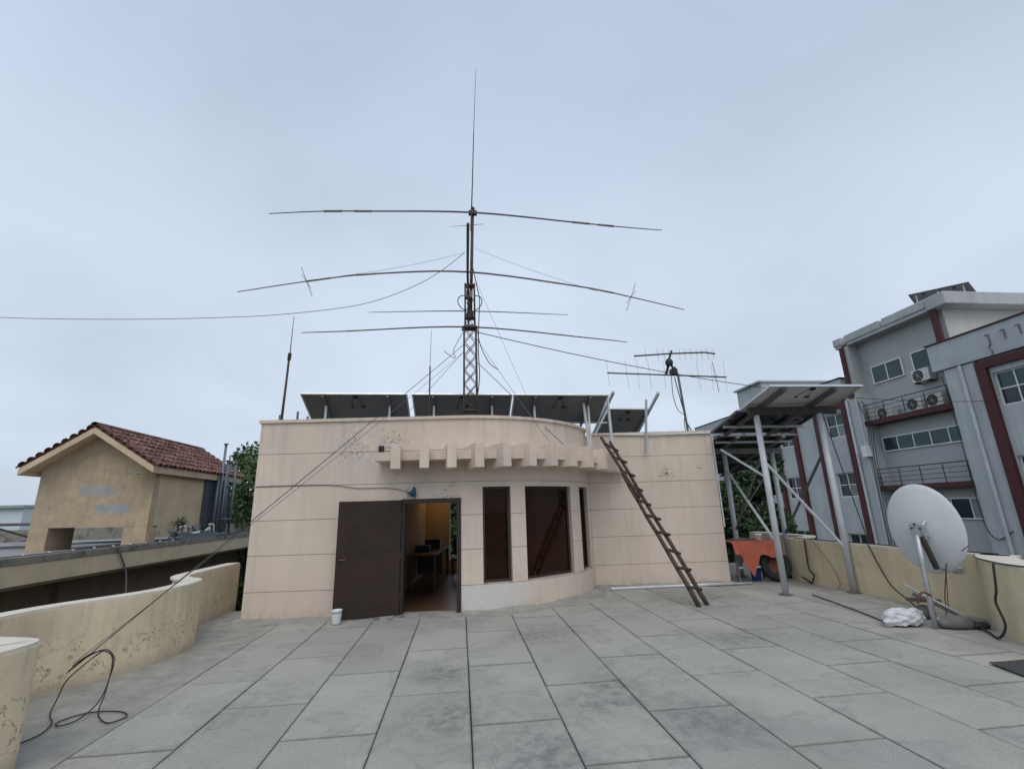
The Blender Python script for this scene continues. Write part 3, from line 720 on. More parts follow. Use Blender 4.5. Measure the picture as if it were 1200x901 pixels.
# balconies
for zb in (5.02, 2.06):
    bs = obox('balcony', 18.95, 19.559, 15.87, 20.0 if zb > 4 else 19.94, zb, zb+.2, 'office_red')
    for k in range(4):
        bm = B(); zz_ = zb+.2+.17*(k+1)+.02*k
        tube(bm, [(19.0, 15.87, zz_), (19.0, 19.94, zz_)], .022 if k == 3 else .012, 5); link('rail_bar', bm, 'rail_black', bs)
    for k in range(5):
        bm = B(); y = 15.95+k*.97; tube(bm, [(19.0, y, zb+.2), (19.0, y, zb+.9)], .018, 5); link('rail_post', bm, 'rail_black', bs)
# loose cables in the recess corner
for i in range(3):
    bm = B(); y = 20.0-.13*i; tube(bm, smooth_path([(18.92, y+.1, 6.2), (18.9, y-.25*(i % 2), 5.9), (18.92, y-.15, 5.4-.2*i), (18.93, y-.05, 4.2), (18.9, y, 2.5), (18.88, y+.05, -1)]), .015, 5)
    link('cable', bm, 'wire_black', off)
bm = B(); tube(bm, smooth_path([(18.95, 16.0, 6.3), (18.92, 15.93, 5.6), (18.92, 15.9, 4.0), (18.9, 15.88, 1.0), (18.9, 15.6, .2), (18.9, 15.0, .5)]), .017, 5); link('cable', bm, 'wire_black', off)
obox('meter_box', 18.72, 18.95, 19.95, 20.25, 3.6, 4.1, 'office_frame')
def aircon(label, x, y, z, wd=.85, ht=.58):
    t = thing('air_conditioner', label, 'air conditioner', (x, y, z), 'air conditioner units on the office block')
    bm = B(); box2(bm, (x, y, z+.04), (x+.32, y+wd, z+ht)); link('casing', bm, 'ac_white', t, bevel=.012)
    Mx = Matrix.Rotation(R(-90), 3, 'Y')
    bm = B(); lathe(bm, [(.0, .004), (.19, .004), (.225, .012), (.235, .004), (.235, -.01)], (x, y+wd*.62, z+ht*.53), 18, Mx); g = link('fan', bm, 'black_plastic', t)
    bm = B()
    for k in range(4): tube(bm, [(x-.016, y+wd*.62-.22*math.cos(k*math.pi/4), z+ht*.53-.22*math.sin(k*math.pi/4)), (x-.016, y+wd*.62+.22*math.cos(k*math.pi/4), z+ht*.53+.22*math.sin(k*math.pi/4))], .006, 4)
    link('grille', bm, 'ac_white', g)
    for yy in (y+.1, y+wd-.1):
        bm = B(); box2(bm, (x+.02, yy-.02, z), (x+.3, yy+.02, z+.04)); link('foot', bm, 'rust_steel', t)
    return t
aircon('air conditioner at the far left end of the upper office balcony', 19.1, 18.62, 5.23, .80, .42)
aircon('middle air conditioner of three on the upper office balcony', 19.1, 17.2, 5.23, .66, .58)
aircon('air conditioner nearest the pier on the upper office balcony', 19.1, 16.32, 5.23, .66, .55)
t_ = aircon('single air conditioner hung on the wall under the top office windows', 19.15, 16.62, 6.36, .78, .56)
bm = B(); tube(bm, [(19.56, 16.75, 6.34), (19.16, 16.75, 6.34)], .02, 5); tube(bm, [(19.56, 17.3, 6.34), (19.16, 17.3, 6.34)], .02, 5); link('bracket', bm, 'rust_steel', t_)
# solar rows on the office roof
def pv(name, label, corners, th, group, m_back='backsheet', box_at=(.5, .12)):
    """corners: high-left, high-right, low-right, low-left of the underside; the cells face away from the sky side"""
    a, b, c, d = [Vector(q) for q in corners]; n = (b-a).cross(d-a).normalized()
    if n.z < 0: n = -n
    fm = 'pv_frame' if m_back == 'backsheet_white' else ('galv_dark' if m_back == 'pv_cells' or 'office' in label else 'pv_frame')
    t = thing(name, label, 'solar panel', (a+b+c+d)/4, group)
    bm = B(); fw = .035
    for p, q in ((a, b), (b, c), (c, d), (d, a)):
        inn = ((a+b+c+d)/4-(p+q)/2).normalized()
        beam(bm, p+inn*fw/2+n*th/2, q+inn*fw/2+n*th/2, fw, th, up=n)
    link('frame', bm, fm, t)
    e = .03
    def sh(p): return p+((a+b+c+d)/4-p).normalized()*e
    bm = B(); extrude3(bm, [sh(p)+n*(th-.012) for p in (a, b, c, d)], n*.002); link('backsheet', bm, m_back, t)
    bm = B(); extrude3(bm, [sh(p)+n*(th-.0095) for p in (a, b, c, d)], n*.004); link('cell_sheet', bm, 'pv_cells', t)
    j = a.lerp(b, box_at[0]).lerp(d.lerp(c, box_at[0]), box_at[1]); ux = (b-a).normalized(); uy = (d-a).normalized()
    Mx = Matrix((ux, uy, n)).transposed()
    bm = B(); box(bm, j+n*(th-.03), (.10, .07, .025), Mx); link('junction_box', bm, 'black_plastic', t)
    for s in (-1, 1):
        bm = B(); k = j+uy*.35+ux*.12*s+n*(th-.03)
        tube(bm, smooth_path([j+n*(th-.03)+ux*.04*s, j+uy*.2+ux*.1*s+n*(th-.02), k]), .004, 4); box(bm, k, (.10 if s > 0 else .04, .03, .025), Mx); link('connector_lead', bm, 'wire_black', t)
    return t
for i in range(2):
    y0 = 19.1-i*1.36; pv('rooftop_solar_panel', ('farther' if i == 0 else 'nearer')+' dark solar panel tilted on the office block roof', [(22, y0, 11.38-.34*i), (22, y0-1.32, 11.05-.34*i), (22.5, y0-1.32, 10.05-.34*i), (22.5, y0, 10.38-.34*i)], .04, 'panels on the office roof')
rk = thing('roof_panel_stand', 'steel stand under the solar panels on the office roof', 'stand', (22.3, 17.8, 9.6))
for y, z in ((18.8, 11.25), (17.8, 11.0), (16.7, 10.75)):
    bm = B(); beam(bm, (22.1, y, 7.5), (22.1, y, z), .05); beam(bm, (23.3, y, 7.5), (23.3, y, z-.5), .05); link('post', bm, 'white_steel', rk)

# ================================================================== NEIGHBOURING ROOF AND TILED HOUSE (left)
nb = thing('neighbour_building', 'neighbouring flat-roofed building with stained concrete ledge and dark shaded wall', 'building', (-20, 20, -12))
def nbox(name, a, b, m, parent=nb, **k):
    bm = B(); box2(bm, a, b); return link(name, bm, m, parent, **k)
nbox('roof_slab', (-40, 2, .80), (-8.62, 23.5, 1.0), 'roof_concrete')
nbox('ledge', (-8.7, 2, .60), (-8.40, 23.5, .999), 'ledge_paint', bevel=.015)
nbox('ledge_top', (-8.86, 2, 1.00), (-8.385, 23.5, 1.13), 'old_concrete')
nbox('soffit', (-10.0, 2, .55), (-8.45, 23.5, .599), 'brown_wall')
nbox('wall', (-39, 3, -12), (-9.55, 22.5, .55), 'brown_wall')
nbox('rear_parapet', (-40, 23.2, 1.001), (-8.9, 23.49, 1.5), 'old_concrete')
wn = nbox('window', (-9.56, 8.2, -.95), (-9.50, 10.6, .05), 'window_frame'); nbox('pane', (-9.498, 8.3, -.85), (-9.49, 10.5, -.05), 'navy_glass', wn)
nbox('wall_rib', (-9.55, 13.0, -12), (-9.42, 13.3, .549), 'brown_wall')
bm = B(); tube(bm, smooth_path([(-8.5, 2.2, 1.15), (-8.5, 8, 1.155), (-8.5, 12, 1.15), (-8.5, 15, 1.15), (-8.5, 18.5, 1.16), (-8.5, 22, 1.15)], 8), .012, 5); cbl = link('edge_cable', bm, 'wire_grey', nb)
y = 8.8
while y < 16.5:
    bm = B(); box(bm, (-8.5, y, 1.165), (.035, .04, .03)); link('clip', bm, 'white_plastic', cbl); y += .62
bm = B(); tube(bm, smooth_path([(-8.46, 13.3, 1.15), (-8.36, 13.2, 1.0), (-8.33, 13.5, .5), (-8.0, 13.2, -.2), (-7.2, 12.6, -.6)]), .02, 5)
single('hanging_cable', bm, 'wire_grey', 'grey cable hanging off the neighbouring concrete ledge', 'cable')
hs = thing('tiled_house', 'small ochre house with red clay tile gable roof on the neighbouring roof', 'house', (-10.4, 17, 1.0))
HX0, HX1, HY0, HY1, HZ, EV, AP = -11.95, -8.90, 15.0, 19.7, 1.0, 3.40, 4.40
def hbox(name, a, b, m, parent=hs, **k):
    bm = B(); box2(bm, a, b); return link(name, bm, m, parent, **k)
xm = (HX0+HX1)/2
bm = B()
extrude3(bm, [(HX0, HY0, 1.62), (HX1, HY0, 1.58), (HX1, HY0, EV), (xm, HY0, AP-.12), (HX0, HY0, EV)], (0, .25, 0)); link('gable_wall', bm, 'house_front', hs)
hbox('corner_pillar', (HX0, HY0+.0, HZ), (HX0+.48, HY0+.95, 1.619), 'house_front'); hbox('corner_pillar', (HX1-.62, HY0, HZ), (HX1, HY0+.45, 1.579), 'house_front')
bm = B(); box2(bm, (HX1-.2, HY0+.251, 1.55), (HX1, 19.6, EV)); box2(bm, (HX1-.2, HY0+.45, 1.42), (HX1, 16.1, 1.549)); link('side_wall', bm, 'house_paint', hs)
hbox('side_wall', (HX0, HY0+.951, 1.62), (HX0+.2, HY1, EV), 'house_paint')
hbox('floor_slab', (HX0+.2, HY0+.26, 1.62), (HX1-.2, HY1, 1.8), 'old_concrete')
bm = B(); extrude3(bm, [(HX0, HY1, EV), (HX1, HY1, EV), (xm, HY1, AP-.12)], (0, -.2, 0)); link('gable_wall', bm, 'house_paint', hs)
ov = .22; sl = (AP-EV)/((HX1-HX0)/2); 
def roofpt(side, t, y, n=0):  # t: 0 at ridge .. 1 at eave edge
    hw = (HX1-HX0)/2+ov; x = xm+side*hw*t; z = AP-.02-sl*hw*t
    nv = Vector((side*sl, 0, 1)).normalized()
    return Vector((x, y, z))+nv*n
RYA, RYB = HY0-.5, HY1+.45
rf = None
for side in (-1, 1):
    bm = B(); extrude3(bm, [roofpt(side, .0, RYA+.1), roofpt(side, .97, RYA+.1), roofpt(side, .97, RYB-.1), roofpt(side, 0, RYB-.1)], (0, 0, -.1))
    o = link('roof', bm, 'house_paint', hs)
    bm = B(); beam(bm, roofpt(side, .02, RYA+.06, -.10), roofpt(side, .99, RYA+.06, -.10), .07, .17, up=(0, 1, 0)) if False else extrude3(bm, [roofpt(side, 0, RYA, -.01), roofpt(side, 1.0, RYA, -.01), roofpt(side, 1.0, RYA)+V(0, 0, -.19), roofpt(side, 0, RYA)+V(0, 0, -.19)], (0, .098, 0))
    link('rake_board', bm, 'house_paint', hs)
    bm = B(); extrude3(bm, [roofpt(side, .965, RYA+.1, 0), roofpt(side, 1.0, RYA+.1, 0), roofpt(side, 1.0, RYA+.1)+V(0, 0, -.19), roofpt(side, .965, RYA+.1)+V(0, 0, -.19)], (0, RYB-RYA-.2, 0)); link('eave_board', bm, 'house_paint', hs)
    # barrel tiles, one object each
    hw = (HX1-HX0)/2+ov; SLN_ = math.hypot(hw, sl*hw); rows_ = 7; step = SLN_/rows_; cols = int((RYB-RYA)/.235)
    bm = B(); n = 7; r0, r1 = .10, .125; Lt = step*1.22
    va = [(r0*math.cos(math.pi*i/(n-1)), r0*.75*math.sin(math.pi*i/(n-1))) for i in range(n)]; vb = [(r1*math.cos(math.pi*i/(n-1)), r1*.75*math.sin(math.pi*i/(n-1))) for i in range(n)]
    A = [bm.verts.new((0, y, z)) for y, z in va]; Bv = [bm.verts.new((Lt, y, z)) for y, z in vb]; A2 = [bm.verts.new((0, y*.85, z*.82)) for y, z in va]; B2 = [bm.verts.new((Lt, y*.86, z*.84)) for y, z in vb]
    for i in range(n-1):
        bm.faces.new((A[i], A[i+1], Bv[i+1], Bv[i])); bm.faces.new((A2[i], B2[i], B2[i+1], A2[i+1])); bm.faces.new((Bv[i], Bv[i+1], B2[i+1], B2[i])); bm.faces.new((A[i], A2[i], A2[i+1], A[i+1]))
    tile0 = link('roof_tile', bm, 'clay_tile', None); tile0.parent = o; WM[tile0] = WM[o]
    base = Vector(hs.location); first = True
    dn_ = (roofpt(side, 1, 0)-roofpt(side, 0, 0)).normalized(); nn = Vector((side*sl, 0, 1)).normalized(); yy_ = nn.cross(dn_)
    Mt = Matrix((dn_, yy_, nn)).transposed()
    for c in range(cols):
        for r_ in range(rows_):
            y = RYA+.13+c*(RYB-RYA-.2)/(cols-1)+random.uniform(-.01, .01)
            p = roofpt(side, r_/rows_, y, .012+random.uniform(0, .012))
            tl = tile0 if first else copy_part(tile0, o); first = False
            q = (Mt @ Matrix.Rotation(R(-3.5), 3, 'Y') @ Matrix.Rotation(random.uniform(-.03, .03), 3, 'Z')).to_4x4(); q.translation = p-base
            tl.matrix_local = q
    # rake tiles laid end-on along the gable edge
    for yk, sgn in ((RYA+.02, 1), (RYB-.3, 1)):
        for r_ in range(9):
            tl = copy_part(tile0, o); p = roofpt(side, (r_+.45)/9.0, yk-.06, .02)
            ax = V(0, 1, 0); q = Matrix((ax, nn.cross(ax), nn)).transposed().to_4x4(); q = q @ Matrix.Diagonal((1.0, 1.05, 1.3, 1)); q.translation = p-base; tl.matrix_local = q
for i in range(16):
    bm = None
    tl = copy_part(tile0, o); q = Matrix((V(0, 1, 0), V(-1, 0, 0), V(0, 0, 1))).transposed().to_4x4() @ Matrix.Rotation(R(3), 4, 'Y'); q.translation = Vector((xm, RYA-.05+i*.36, AP+.045))-base; tl.matrix_local = q
bm = B(); box2(bm, (-9.45, RYA+.12, 3.02), (-8.75, RYA+.2, 3.06)); link('cracked_lip', bm, 'old_concrete', hs)
# corrugated sheet and pipes on the far corner
sh_ = B(); n = 40; rows = []
for i in range(n+1):
    y = 17.75+1.8*i/n; x = -8.84+.025*math.sin(i*1.3); rows.append((sh_.verts.new((x, y, 1.15)), sh_.verts.new((x, y, 3.15))))
for p, q in zip(rows, rows[1:]): sh_.faces.new((p[0], q[0], q[1], p[1]))
bmesh.ops.solidify(sh_, geom=list(sh_.faces), thickness=.01)
link('corrugated_sheet', sh_, 'sheet_metal', hs)
pp = thing('pipe_cluster', 'cluster of upright grey pipes with caps at the far corner of the tiled house', 'pipes', (-8.6, 18.6, 1.1))
for (x, y, h) in ((-8.62, 18.35, 4.35), (-8.55, 18.5, 3.75), (-8.62, 18.8, 3.72), (-8.52, 19.1, 3.72), (-8.66, 18.2, 3.3)):
    bm = B(); tube(bm, [(x, y, 1.13), (x, y, h)], .045, 8); p_ = link('pipe', bm, 'sheet_metal', pp, smooth=True)
    bm = B(); tube(bm, [(x, y, h), (x, y, h+.04)], .085, 8); link('cap', bm, 'galv_dark', p_)
bm = B(); tube(bm, [(-8.62, 18.3, 2.9), (-8.5, 19.2, 2.85)], .03, 6); tube(bm, [(-8.62, 18.3, 1.7), (-8.5, 19.2, 1.7)], .03, 6); link('tie_bar', bm, 'sheet_metal', pp)
for i, (x, z, r, y0, y1) in enumerate(((-8.55, 1.2, .05, 15.9, 19.6), (-8.68, 1.2, .045, 15.75, 20.5), (-8.62, 1.32, .03, 16.2, 18.0))):
    bm = B(); tube(bm, [(x, y0, z), (x, y1, z)], r, 8); link('floor_pipe', bm, 'sheet_metal', pp, smooth=True)
jk = thing('valve_clutter', 'jumble of valves, elbows and pipe offcuts at the foot of the house side wall', 'pipe fittings', (-8.7, 16.6, 1.13))
for i in range(16):
    x = -8.62+random.uniform(-.12, .1); y = 15.9+random.uniform(0, 2.2); z = 1.30+random.uniform(0, .28); a = random.uniform(0, 3)
    bm = B(); d = V(math.cos(a)*.3, math.sin(a), random.uniform(-.3, .3))*random.uniform(.1, .35); tube(bm, [V(x, y, z)-d/2, V(x, y, z)+d/2, V(x, y, z)+d/2+V(0, 0, -.12)], random.uniform(.02, .05), 6); link('fitting', bm, random.choice(['sheet_metal', 'white_plastic', 'black_plastic']), jk)
bm = B(); box2(bm, (-8.80, 16.0, 1.131), (-8.45, 18.1, 1.3)); link('tray', bm, 'sheet_metal', jk)
# weeds on the wall foot
def leaf_cloud(bm, fn, n, size):
    for i in range(n):
        p = fn(); s = size*random.uniform(.6, 1.4)
        ax = Vector((random.gauss(0, 1), random.gauss(0, 1), random.gauss(0, 1)+.4)).normalized(); t1 = ax.orthogonal().normalized(); t1 = Matrix.Rotation(random.uniform(0, 6.28), 3, ax) @ t1; t2 = ax.cross(t1)
        a = bm.verts.new(p-t1*s); b = bm.verts.new(p+t2*s*.45+ax*s*.1); c = bm.verts.new(p+t1*s); d = bm.verts.new(p-t2*s*.45+ax*s*.1)
        bm.faces.new((a, b, c, d))
wd_ = thing('wall_weed', 'dry weed growing from the house side wall above the pipes', 'plant', (-8.85, 16.5, 1.45))
bm = B(); leaf_cloud(bm, lambda: V(-8.75+random.gauss(0, .05), 16.4+random.gauss(0, .16), 1.62+random.gauss(0, .09)), 160, .035); link('leaves', bm, 'leaf_dark', wd_)
bm = B(); tube(bm, [(-8.85, 16.5, 1.42), (-8.75, 16.45, 1.6)], .01, 5); link('stem', bm, 'bark', wd_)
# steel frame and pale sheds beyond on the left
cn = thing('steel_canopy', 'low dark steel canopy frame on the roof left of the tiled house', 'canopy', (-14.5, 17.5, 1.0))
bm = B(); extrude3(bm, [(-18.5, 17.0, 1.78), (-13.2, 17.0, 1.72), (-13.2, 19.0, 1.66), (-18.5, 19.0, 1.72)], (0, 0, .05)); link('deck', bm, 'galv_dark', cn)
for x in (-14.6, -17.5):
    for y in (17.1, 18.9):
        bm = B(); beam(bm, (x, y, 1.0), (x, y, 1.7), .06); link('leg', bm, 'rail_black', cn)
bm = B(); beam(bm, (-14.6, 17.1, 1.65), (-12.9, 17.1, 1.12), .05); beam(bm, (-14.6, 17.1, 1.12), (-12.5, 17.1, 1.12), .05); link('brace', bm, 'rail_black', cn)
bm = B(); tube(bm, [(-30, 15.8, 1.12), (-8.8, 16.9, 1.12)], .035, 6); single('roof_pipe', bm, 'pipe_grey', 'long pale pipe lying across the neighbouring roof behind the house pillars', 'pipe')
ws = thing('white_warehouse', 'pale warehouse with flat roof on the horizon at the far left', 'warehouse', (-100, 95, -12))
bm = B(); box2(bm, (-130, 88, -12), (-71.6, 110, 4.3)); link('wall', bm, 'white_shed', ws); bm = B(); box2(bm, (-131, 87.4, 4.31), (-71.2, 111, 4.75)); link('roof', bm, 'pipe_grey', ws)
fb = thing('distant_block', 'tiny reddish building beyond the pale warehouse at far left', 'building', (-74, 100, -12))
bm = B(); box2(bm, (-76.5, 94, -12), (-72.5, 112, 2.6)); link('wall', bm, 'terracotta_red', fb); bm = B(); box2(bm, (-76.6, 93.6, 2.61), (-72.2, 112, 3.5)); link('roof', bm, 'white_shed', fb)

# ================================================================== TREES
def tree(label, base, h, rad, n, m, size, name='broadleaf_tree', squash=.8, low=.5, group='trees beyond the roofs'):
    base = Vector(base); t = thing(name, label, 'tree', base, group)
    bm = B(); top = base+V(0, 0, h*.72); tube(bm, [base, base.lerp(top, .5)+V(.15, .1, 0), top], [h*.022, h*.016, h*.007], 8)
    tr = link('trunk', bm, 'bark', t)
    cl = []
    for i in range(int(16+60*(.5-low))):
        a = random.uniform(0, 6.28); rr = rad*random.uniform(.25, .8); zc = base.z+h*random.uniform(low, .93); k = max(.4, 1-.5*abs((zc-base.z)/h-.68)/.3)
        c = Vector((base.x+math.cos(a)*rr*k, base.y+math.sin(a)*rr*k, zc)); cl.append((c, rad*random.uniform(.28, .46)))
        bm = B(); st = base+V(0, 0, h*random.uniform(.3, .6)); tube(bm, [st, st.lerp(c, .5)+V(0, 0, .2), c], [h*.008, h*.005, h*.002], 5); link('limb', bm, 'bark', tr)
    bm = B()
    def fn():
        c, r = random.choice(cl)
        d = Vector((random.gauss(0, 1), random.gauss(0, 1), random.gauss(0, 1)*squash)).normalized()*r*random.random()**.45
        return c+d
    leaf_cloud(bm, fn, n, size); link('crown', bm, m, t)
    return t
tree('bushy green tree rising between the tiled house and the cream room', (-9.3, 25.5, -12), 17.6, 3.6, 42000, 'leaf_mid', .12, low=.32)
tree('second green tree behind the far end of the concrete ledge', (-12.6, 31, -12), 15.5, 4.0, 24000, 'leaf_mid', .15, low=.35)
tree('leafy tree just behind the canopy and the orange cloth', (10.9, 16.9, -12), 16.4, 1.9, 24000, 'leaf_dark', .10)
tree('slim leafy tree beside the room corner behind the canopy post', (9.35, 15.7, -12), 16.3, 1.5, 22000, 'leaf_dark', .10)
tree('tree seen through the back window of the room', (-2.2, 24, -12), 16.5, 3.5, 26000, 'leaf_dark', .16, low=.4)
for i, (x, y, h) in enumerate(((-26, 60, 13), (-16, 70, 13.5), (-38, 75, 13), (-5, 80, 14))):
    tree(['low rounded tree far behind the tiled house', 'far tree in line with the house pipes', 'far tree left of the tiled house', 'far tree hidden behind the cream room'][i], (x, y, -12), h, 5, 3500, 'leaf_dark', .3)

# ================================================================== SOLAR PANELS ON THE ROOM
SLP = .46
def pl_z(y, z0=4.315, y0=10.4): return z0-SLP*(y-y0)
for nm, x0, x1 in (('solar panel at the left end of the room roof seen from below', -3.49, -1.19), ('middle solar panel behind the lattice tower seen from below', -1.09, 1.185), ('right solar panel of the main row beside the empty rail', 1.215, 3.46)):
    pv('roof_solar_panel', nm, [(x0, 10.4, pl_z(10.4)-.008*(x0+3.5)), (x1, 10.4, pl_z(10.4)-.008*(x1+3.5)), (x1, 11.43, pl_z(11.43)-.008*(x1+3.5)), (x0, 11.43, pl_z(11.43)-.008*(x0+3.5))], .04, 'solar panels on the room roof')
pv('roof_solar_panel', 'small set-back solar panel between the two empty sloping rails', [(3.72, 11.3, 4.12), (4.86, 11.3, 4.10), (4.82, 12.7, 3.55), (3.68, 12.7, 3.57)], .04, 'solar panels on the room roof')
rack = thing('panel_rack', 'steel rails and posts carrying the solar panels on the room roof', 'rack', (0, 10.8, 3.1))
for x in (-3.02, -1.62, -.62, .72, 1.72, 3.02):
    bm = B(); z = -.008*(x+3.5); beam(bm, (x, 10.42, pl_z(10.42)+z-.03), (x, 11.8, pl_z(11.8)+z-.03), .05, .05); link('rail', bm, 'galv_dark', rack)
    bm = B(); beam(bm, (x+.01, 10.72, 3.08), (x+.01, 10.72, pl_z(10.72)+z-.05), .045); link('post', bm, 'white_steel', rack)
    bm = B(); beam(bm, (x+.01, 11.7, 3.08), (x+.01, 11.7, pl_z(11.7)+z-.05), .045); link('post', bm, 'white_steel', rack)
bm = B(); tube(bm, [(2.5, 11.45, 3.80), (3.7, 11.45, 3.79)], .02, 6); link('cross_bar', bm, 'white_steel', rack)
for (n0, f0) in (((3.65, 10.6, 4.39), (3.60, 12.6, 3.60)), ((4.77, 10.6, 4.36), (4.83, 12.7, 3.52))):
    bm = B(); beam(bm, n0, f0, .06, .06); link('rail', bm, 'galvanised', rack)
for a, b in (((2.97, 10.62, 2.9), (2.92, 10.68, 4.13)), ((3.52, 10.62, 2.9), (3.50, 10.66, 4.3)), ((4.38, 10.80, 2.93), (4.53, 10.82, 4.24))):
    bm = B(); beam(bm, a, b, .045); link('post', bm, 'galvanised' if a[0] > 4 else 'white_steel', rack)
bm = B(); tube(bm, [(1.72, 10.68, 3.62), (1.80, 10.66, 3.66), (1.78, 10.62, 3.7)], .035, 6); box(bm, (1.70, 10.66, 3.66), (.1, .08, .09)); link('clamp', bm, 'white_plastic', rack)

# ================================================================== LATTICE TOWER, MAST, BEAM ANTENNA
TX, TY = .215, 10.0
tw = thing('antenna_tower', 'rusty lattice tower with mast standing on the roof behind the parapet', 'tower', (TX, TY, 3.08))
def leg_xy(k, z, top=False):
    hw = .145 if z < 5.75 else .11
    return [(-hw, -hw*.6), (hw, -hw*.6), (hw, hw*.6), (-hw, hw*.6)][k]
for k in range(4):
    bm = B(); a = leg_xy(k, 4); b = (a[0]*.92, a[1]*.92)
    tube(bm, [(TX+a[0], TY+a[1], 3.08), (TX+b[0], TY+b[1], 5.72)], .021, 6); link('leg', bm, 'rust_steel', tw, smooth=True)
    bm = B(); c = leg_xy(k, 6); tube(bm, [(TX+c[0], TY+c[1], 5.72), (TX+c[0]*.95, TY+c[1]*.95, 6.82)], .019, 6); link('upper_leg', bm, 'rust_steel', tw, smooth=True)
for i in range(8):
    z0 = 3.12+i*.325; z1 = z0+.325
    for k in range(4):
        a = leg_xy(k, 4); b = leg_xy((k+1) % 4, 4); f = .97-.01*i
        bm = B(); 
        if (i+k) % 2 == 0: a, b = b, a
        tube(bm, [(TX+a[0]*f, TY+a[1]*f, z0), (TX+b[0]*f, TY+b[1]*f, z1)], .009, 5)
        if k in (0, 2): tube(bm, [(TX+b[0]*f, TY+b[1]*f-.004, z0), (TX+a[0]*f, TY+a[1]*f-.004, z1)], .009, 5)
        link('brace', bm, 'rust_steel', tw)
for i in range(3):
    z0 = 5.8+i*.32; bm = B()
    for k in (0, 2):
        a = leg_xy(k, 6); b = leg_xy(k+1, 6); tube(bm, [(TX+a[0], TY+a[1], z0), (TX+b[0], TY+b[1], z0+.32)], .008, 5)
    link('brace', bm, 'rust_steel', tw)
for z, s in ((3.10, .36), (3.82, .3), (5.73, .34), (5.98, .24), (6.78, .25)):
    bm = B(); box(bm, (TX, TY, z), (s, s*.75, .035)); link('plate', bm, 'rust_steel', tw, bevel=.004)
bm = B(); box(bm, (TX, TY, 5.76), (.27, .2, .07)); box(bm, (TX-.16, TY-.06, 5.70), (.06, .06, .09)); link('collar', bm, 'galv_dark', tw)
bm = B(); lathe(bm, [(0, 5.995), (.085, 5.995), (.085, 6.1), (.06, 6.14), (.06, 6.2), (0, 6.2)], (TX, TY, 0), 14); link('rotator', bm, 'black_plastic', tw)
bm = B(); tube(bm, [(TX+.02, TY, 6.15), (TX+.085, TY, 8.82)], .036, 10); link('mast', bm, 'rust_steel', tw, smooth=True)
bm = B(); lathe(bm, [(0, 8.82), (.05, 8.82), (.05, 8.87), (.02, 8.9), (0, 8.9)], (TX+.085, TY, 0), 10); link('mast_cap', bm, 'rust_steel', tw)
for s in (-1, 1):
    bm = B(); tube(bm, smooth_path([(TX+.1*s, TY-.1, 6.5), (TX+.24*s, TY-.14, 6.44), (TX+.27*s, TY-.14, 6.3), (TX+.2*s, TY-.12, 6.18), (TX+.1*s, TY-.08, 6.14)]), .011, 5); link('coax_loop', bm, 'wire_black', tw)
bm = B(); tube(bm, smooth_path([(TX+.08, TY-.06, 7.2), (TX+.16, TY-.1, 6.75), (TX+.22, TY-.1, 6.4), (TX+.2, TY-.1, 5.9), (TX+.18, TY-.1, 5.2), (TX+.2, TY-.1, 4.6), (TX+.16, TY-.1, 4.2)]), .011, 5); link('coax_cable', bm, 'wire_black', tw)
bm = B(); tube(bm, smooth_path([(TX-.16, TY-.08, 5.6), (TX-.36, TY-.1, 5.2), (TX-.33, TY-.1, 5.0), (TX-.45, TY-.1, 5.05), (TX-.58, TY-.1, 5.15)]), .007, 5); link('coax_tail', bm, 'wire_black', tw)
bm = B(); tube(bm, smooth_path([(TX+.16, TY-.08, 5.66), (TX+.24, TY-.1, 5.25), (TX+.42, TY-.1, 4.88), (TX+.62, TY-.1, 4.72)]), .009, 5); link('coax_tail', bm, 'wire_black', tw)

def element(parent, pts, Y, rr, m='dark_alu', traps=(), tr=.02):
    P = smooth_path([(x, Y, z) for x, z in pts], 6); k = len(P); mid = min(range(k), key=lambda i: abs(P[i].x-.2))
    rad = [rr*(1-.55*abs(i-mid)/max(mid, k-1-mid)) for i in range(k)]
    bm = B(); tube(bm, P, rad, 7); e = link('element', bm, m, parent, smooth=True)
    def at(x):
        for p, q in zip(P, P[1:]):
            if p.x <= x <= q.x: return p.lerp(q, (x-p.x)/max(1e-6, q.x-p.x))
        return P[0]
    for x0, x1 in traps:
        bm = B(); tube(bm, [at(x0), at(x1)], tr, 8); link('trap', bm, 'trap_tube', e, smooth=True)
    return e
dp = thing('rotary_dipole', 'long straight dipole with trap tubes at the very top of the mast', 'antenna', (.3, 10, 8.7))
element(dp, [(-4.38, 8.48), (-3.25, 8.59), (-2.2, 8.64), (.28, 8.715), (2.75, 8.55), (3.88, 8.47), (5.05, 8.41)], 9.955, .022, traps=((-3.17, -2.76), (-2.48, -2.07), (2.75, 3.18), (3.4, 3.8)), tr=.025)
bm = B(); box(bm, (.3, 9.97, 8.71), (.2, .1, .09)); link('clamp', bm, 'rust_steel', dp)
ba = thing('beam_antenna', 'three element beam antenna on a boom pointing at the camera, on the tower', 'antenna', (.2, 10, 6.5))
bm = B(); tube(bm, [(.135, 7.35, 6.66), (.15, 8.9, 6.56), (.18, 10.0, 6.50), (.22, 11.85, 6.44)], .027, 8); link('boom', bm, 'dark_alu', ba, smooth=True)
bm = B(); box(bm, (.19, 9.93, 6.52), (.16, .16, .16)); link('boom_clamp', bm, 'galv_dark', ba)
element(ba, [(-4.33, 6.0), (-2.88, 6.29), (-1.72, 6.46), (.17, 6.55), (2.53, 6.27), (3.64, 6.05), (4.79, 5.78)], 8.9, .019, traps=((-3.05, -2.6), (-2.1, -1.7), (1.6, 2.1), (2.75, 3.25)), tr=.019)
element(ba, [(-2.17, 6.37), (.19, 6.44), (2.68, 6.38)], 10.65, .014)
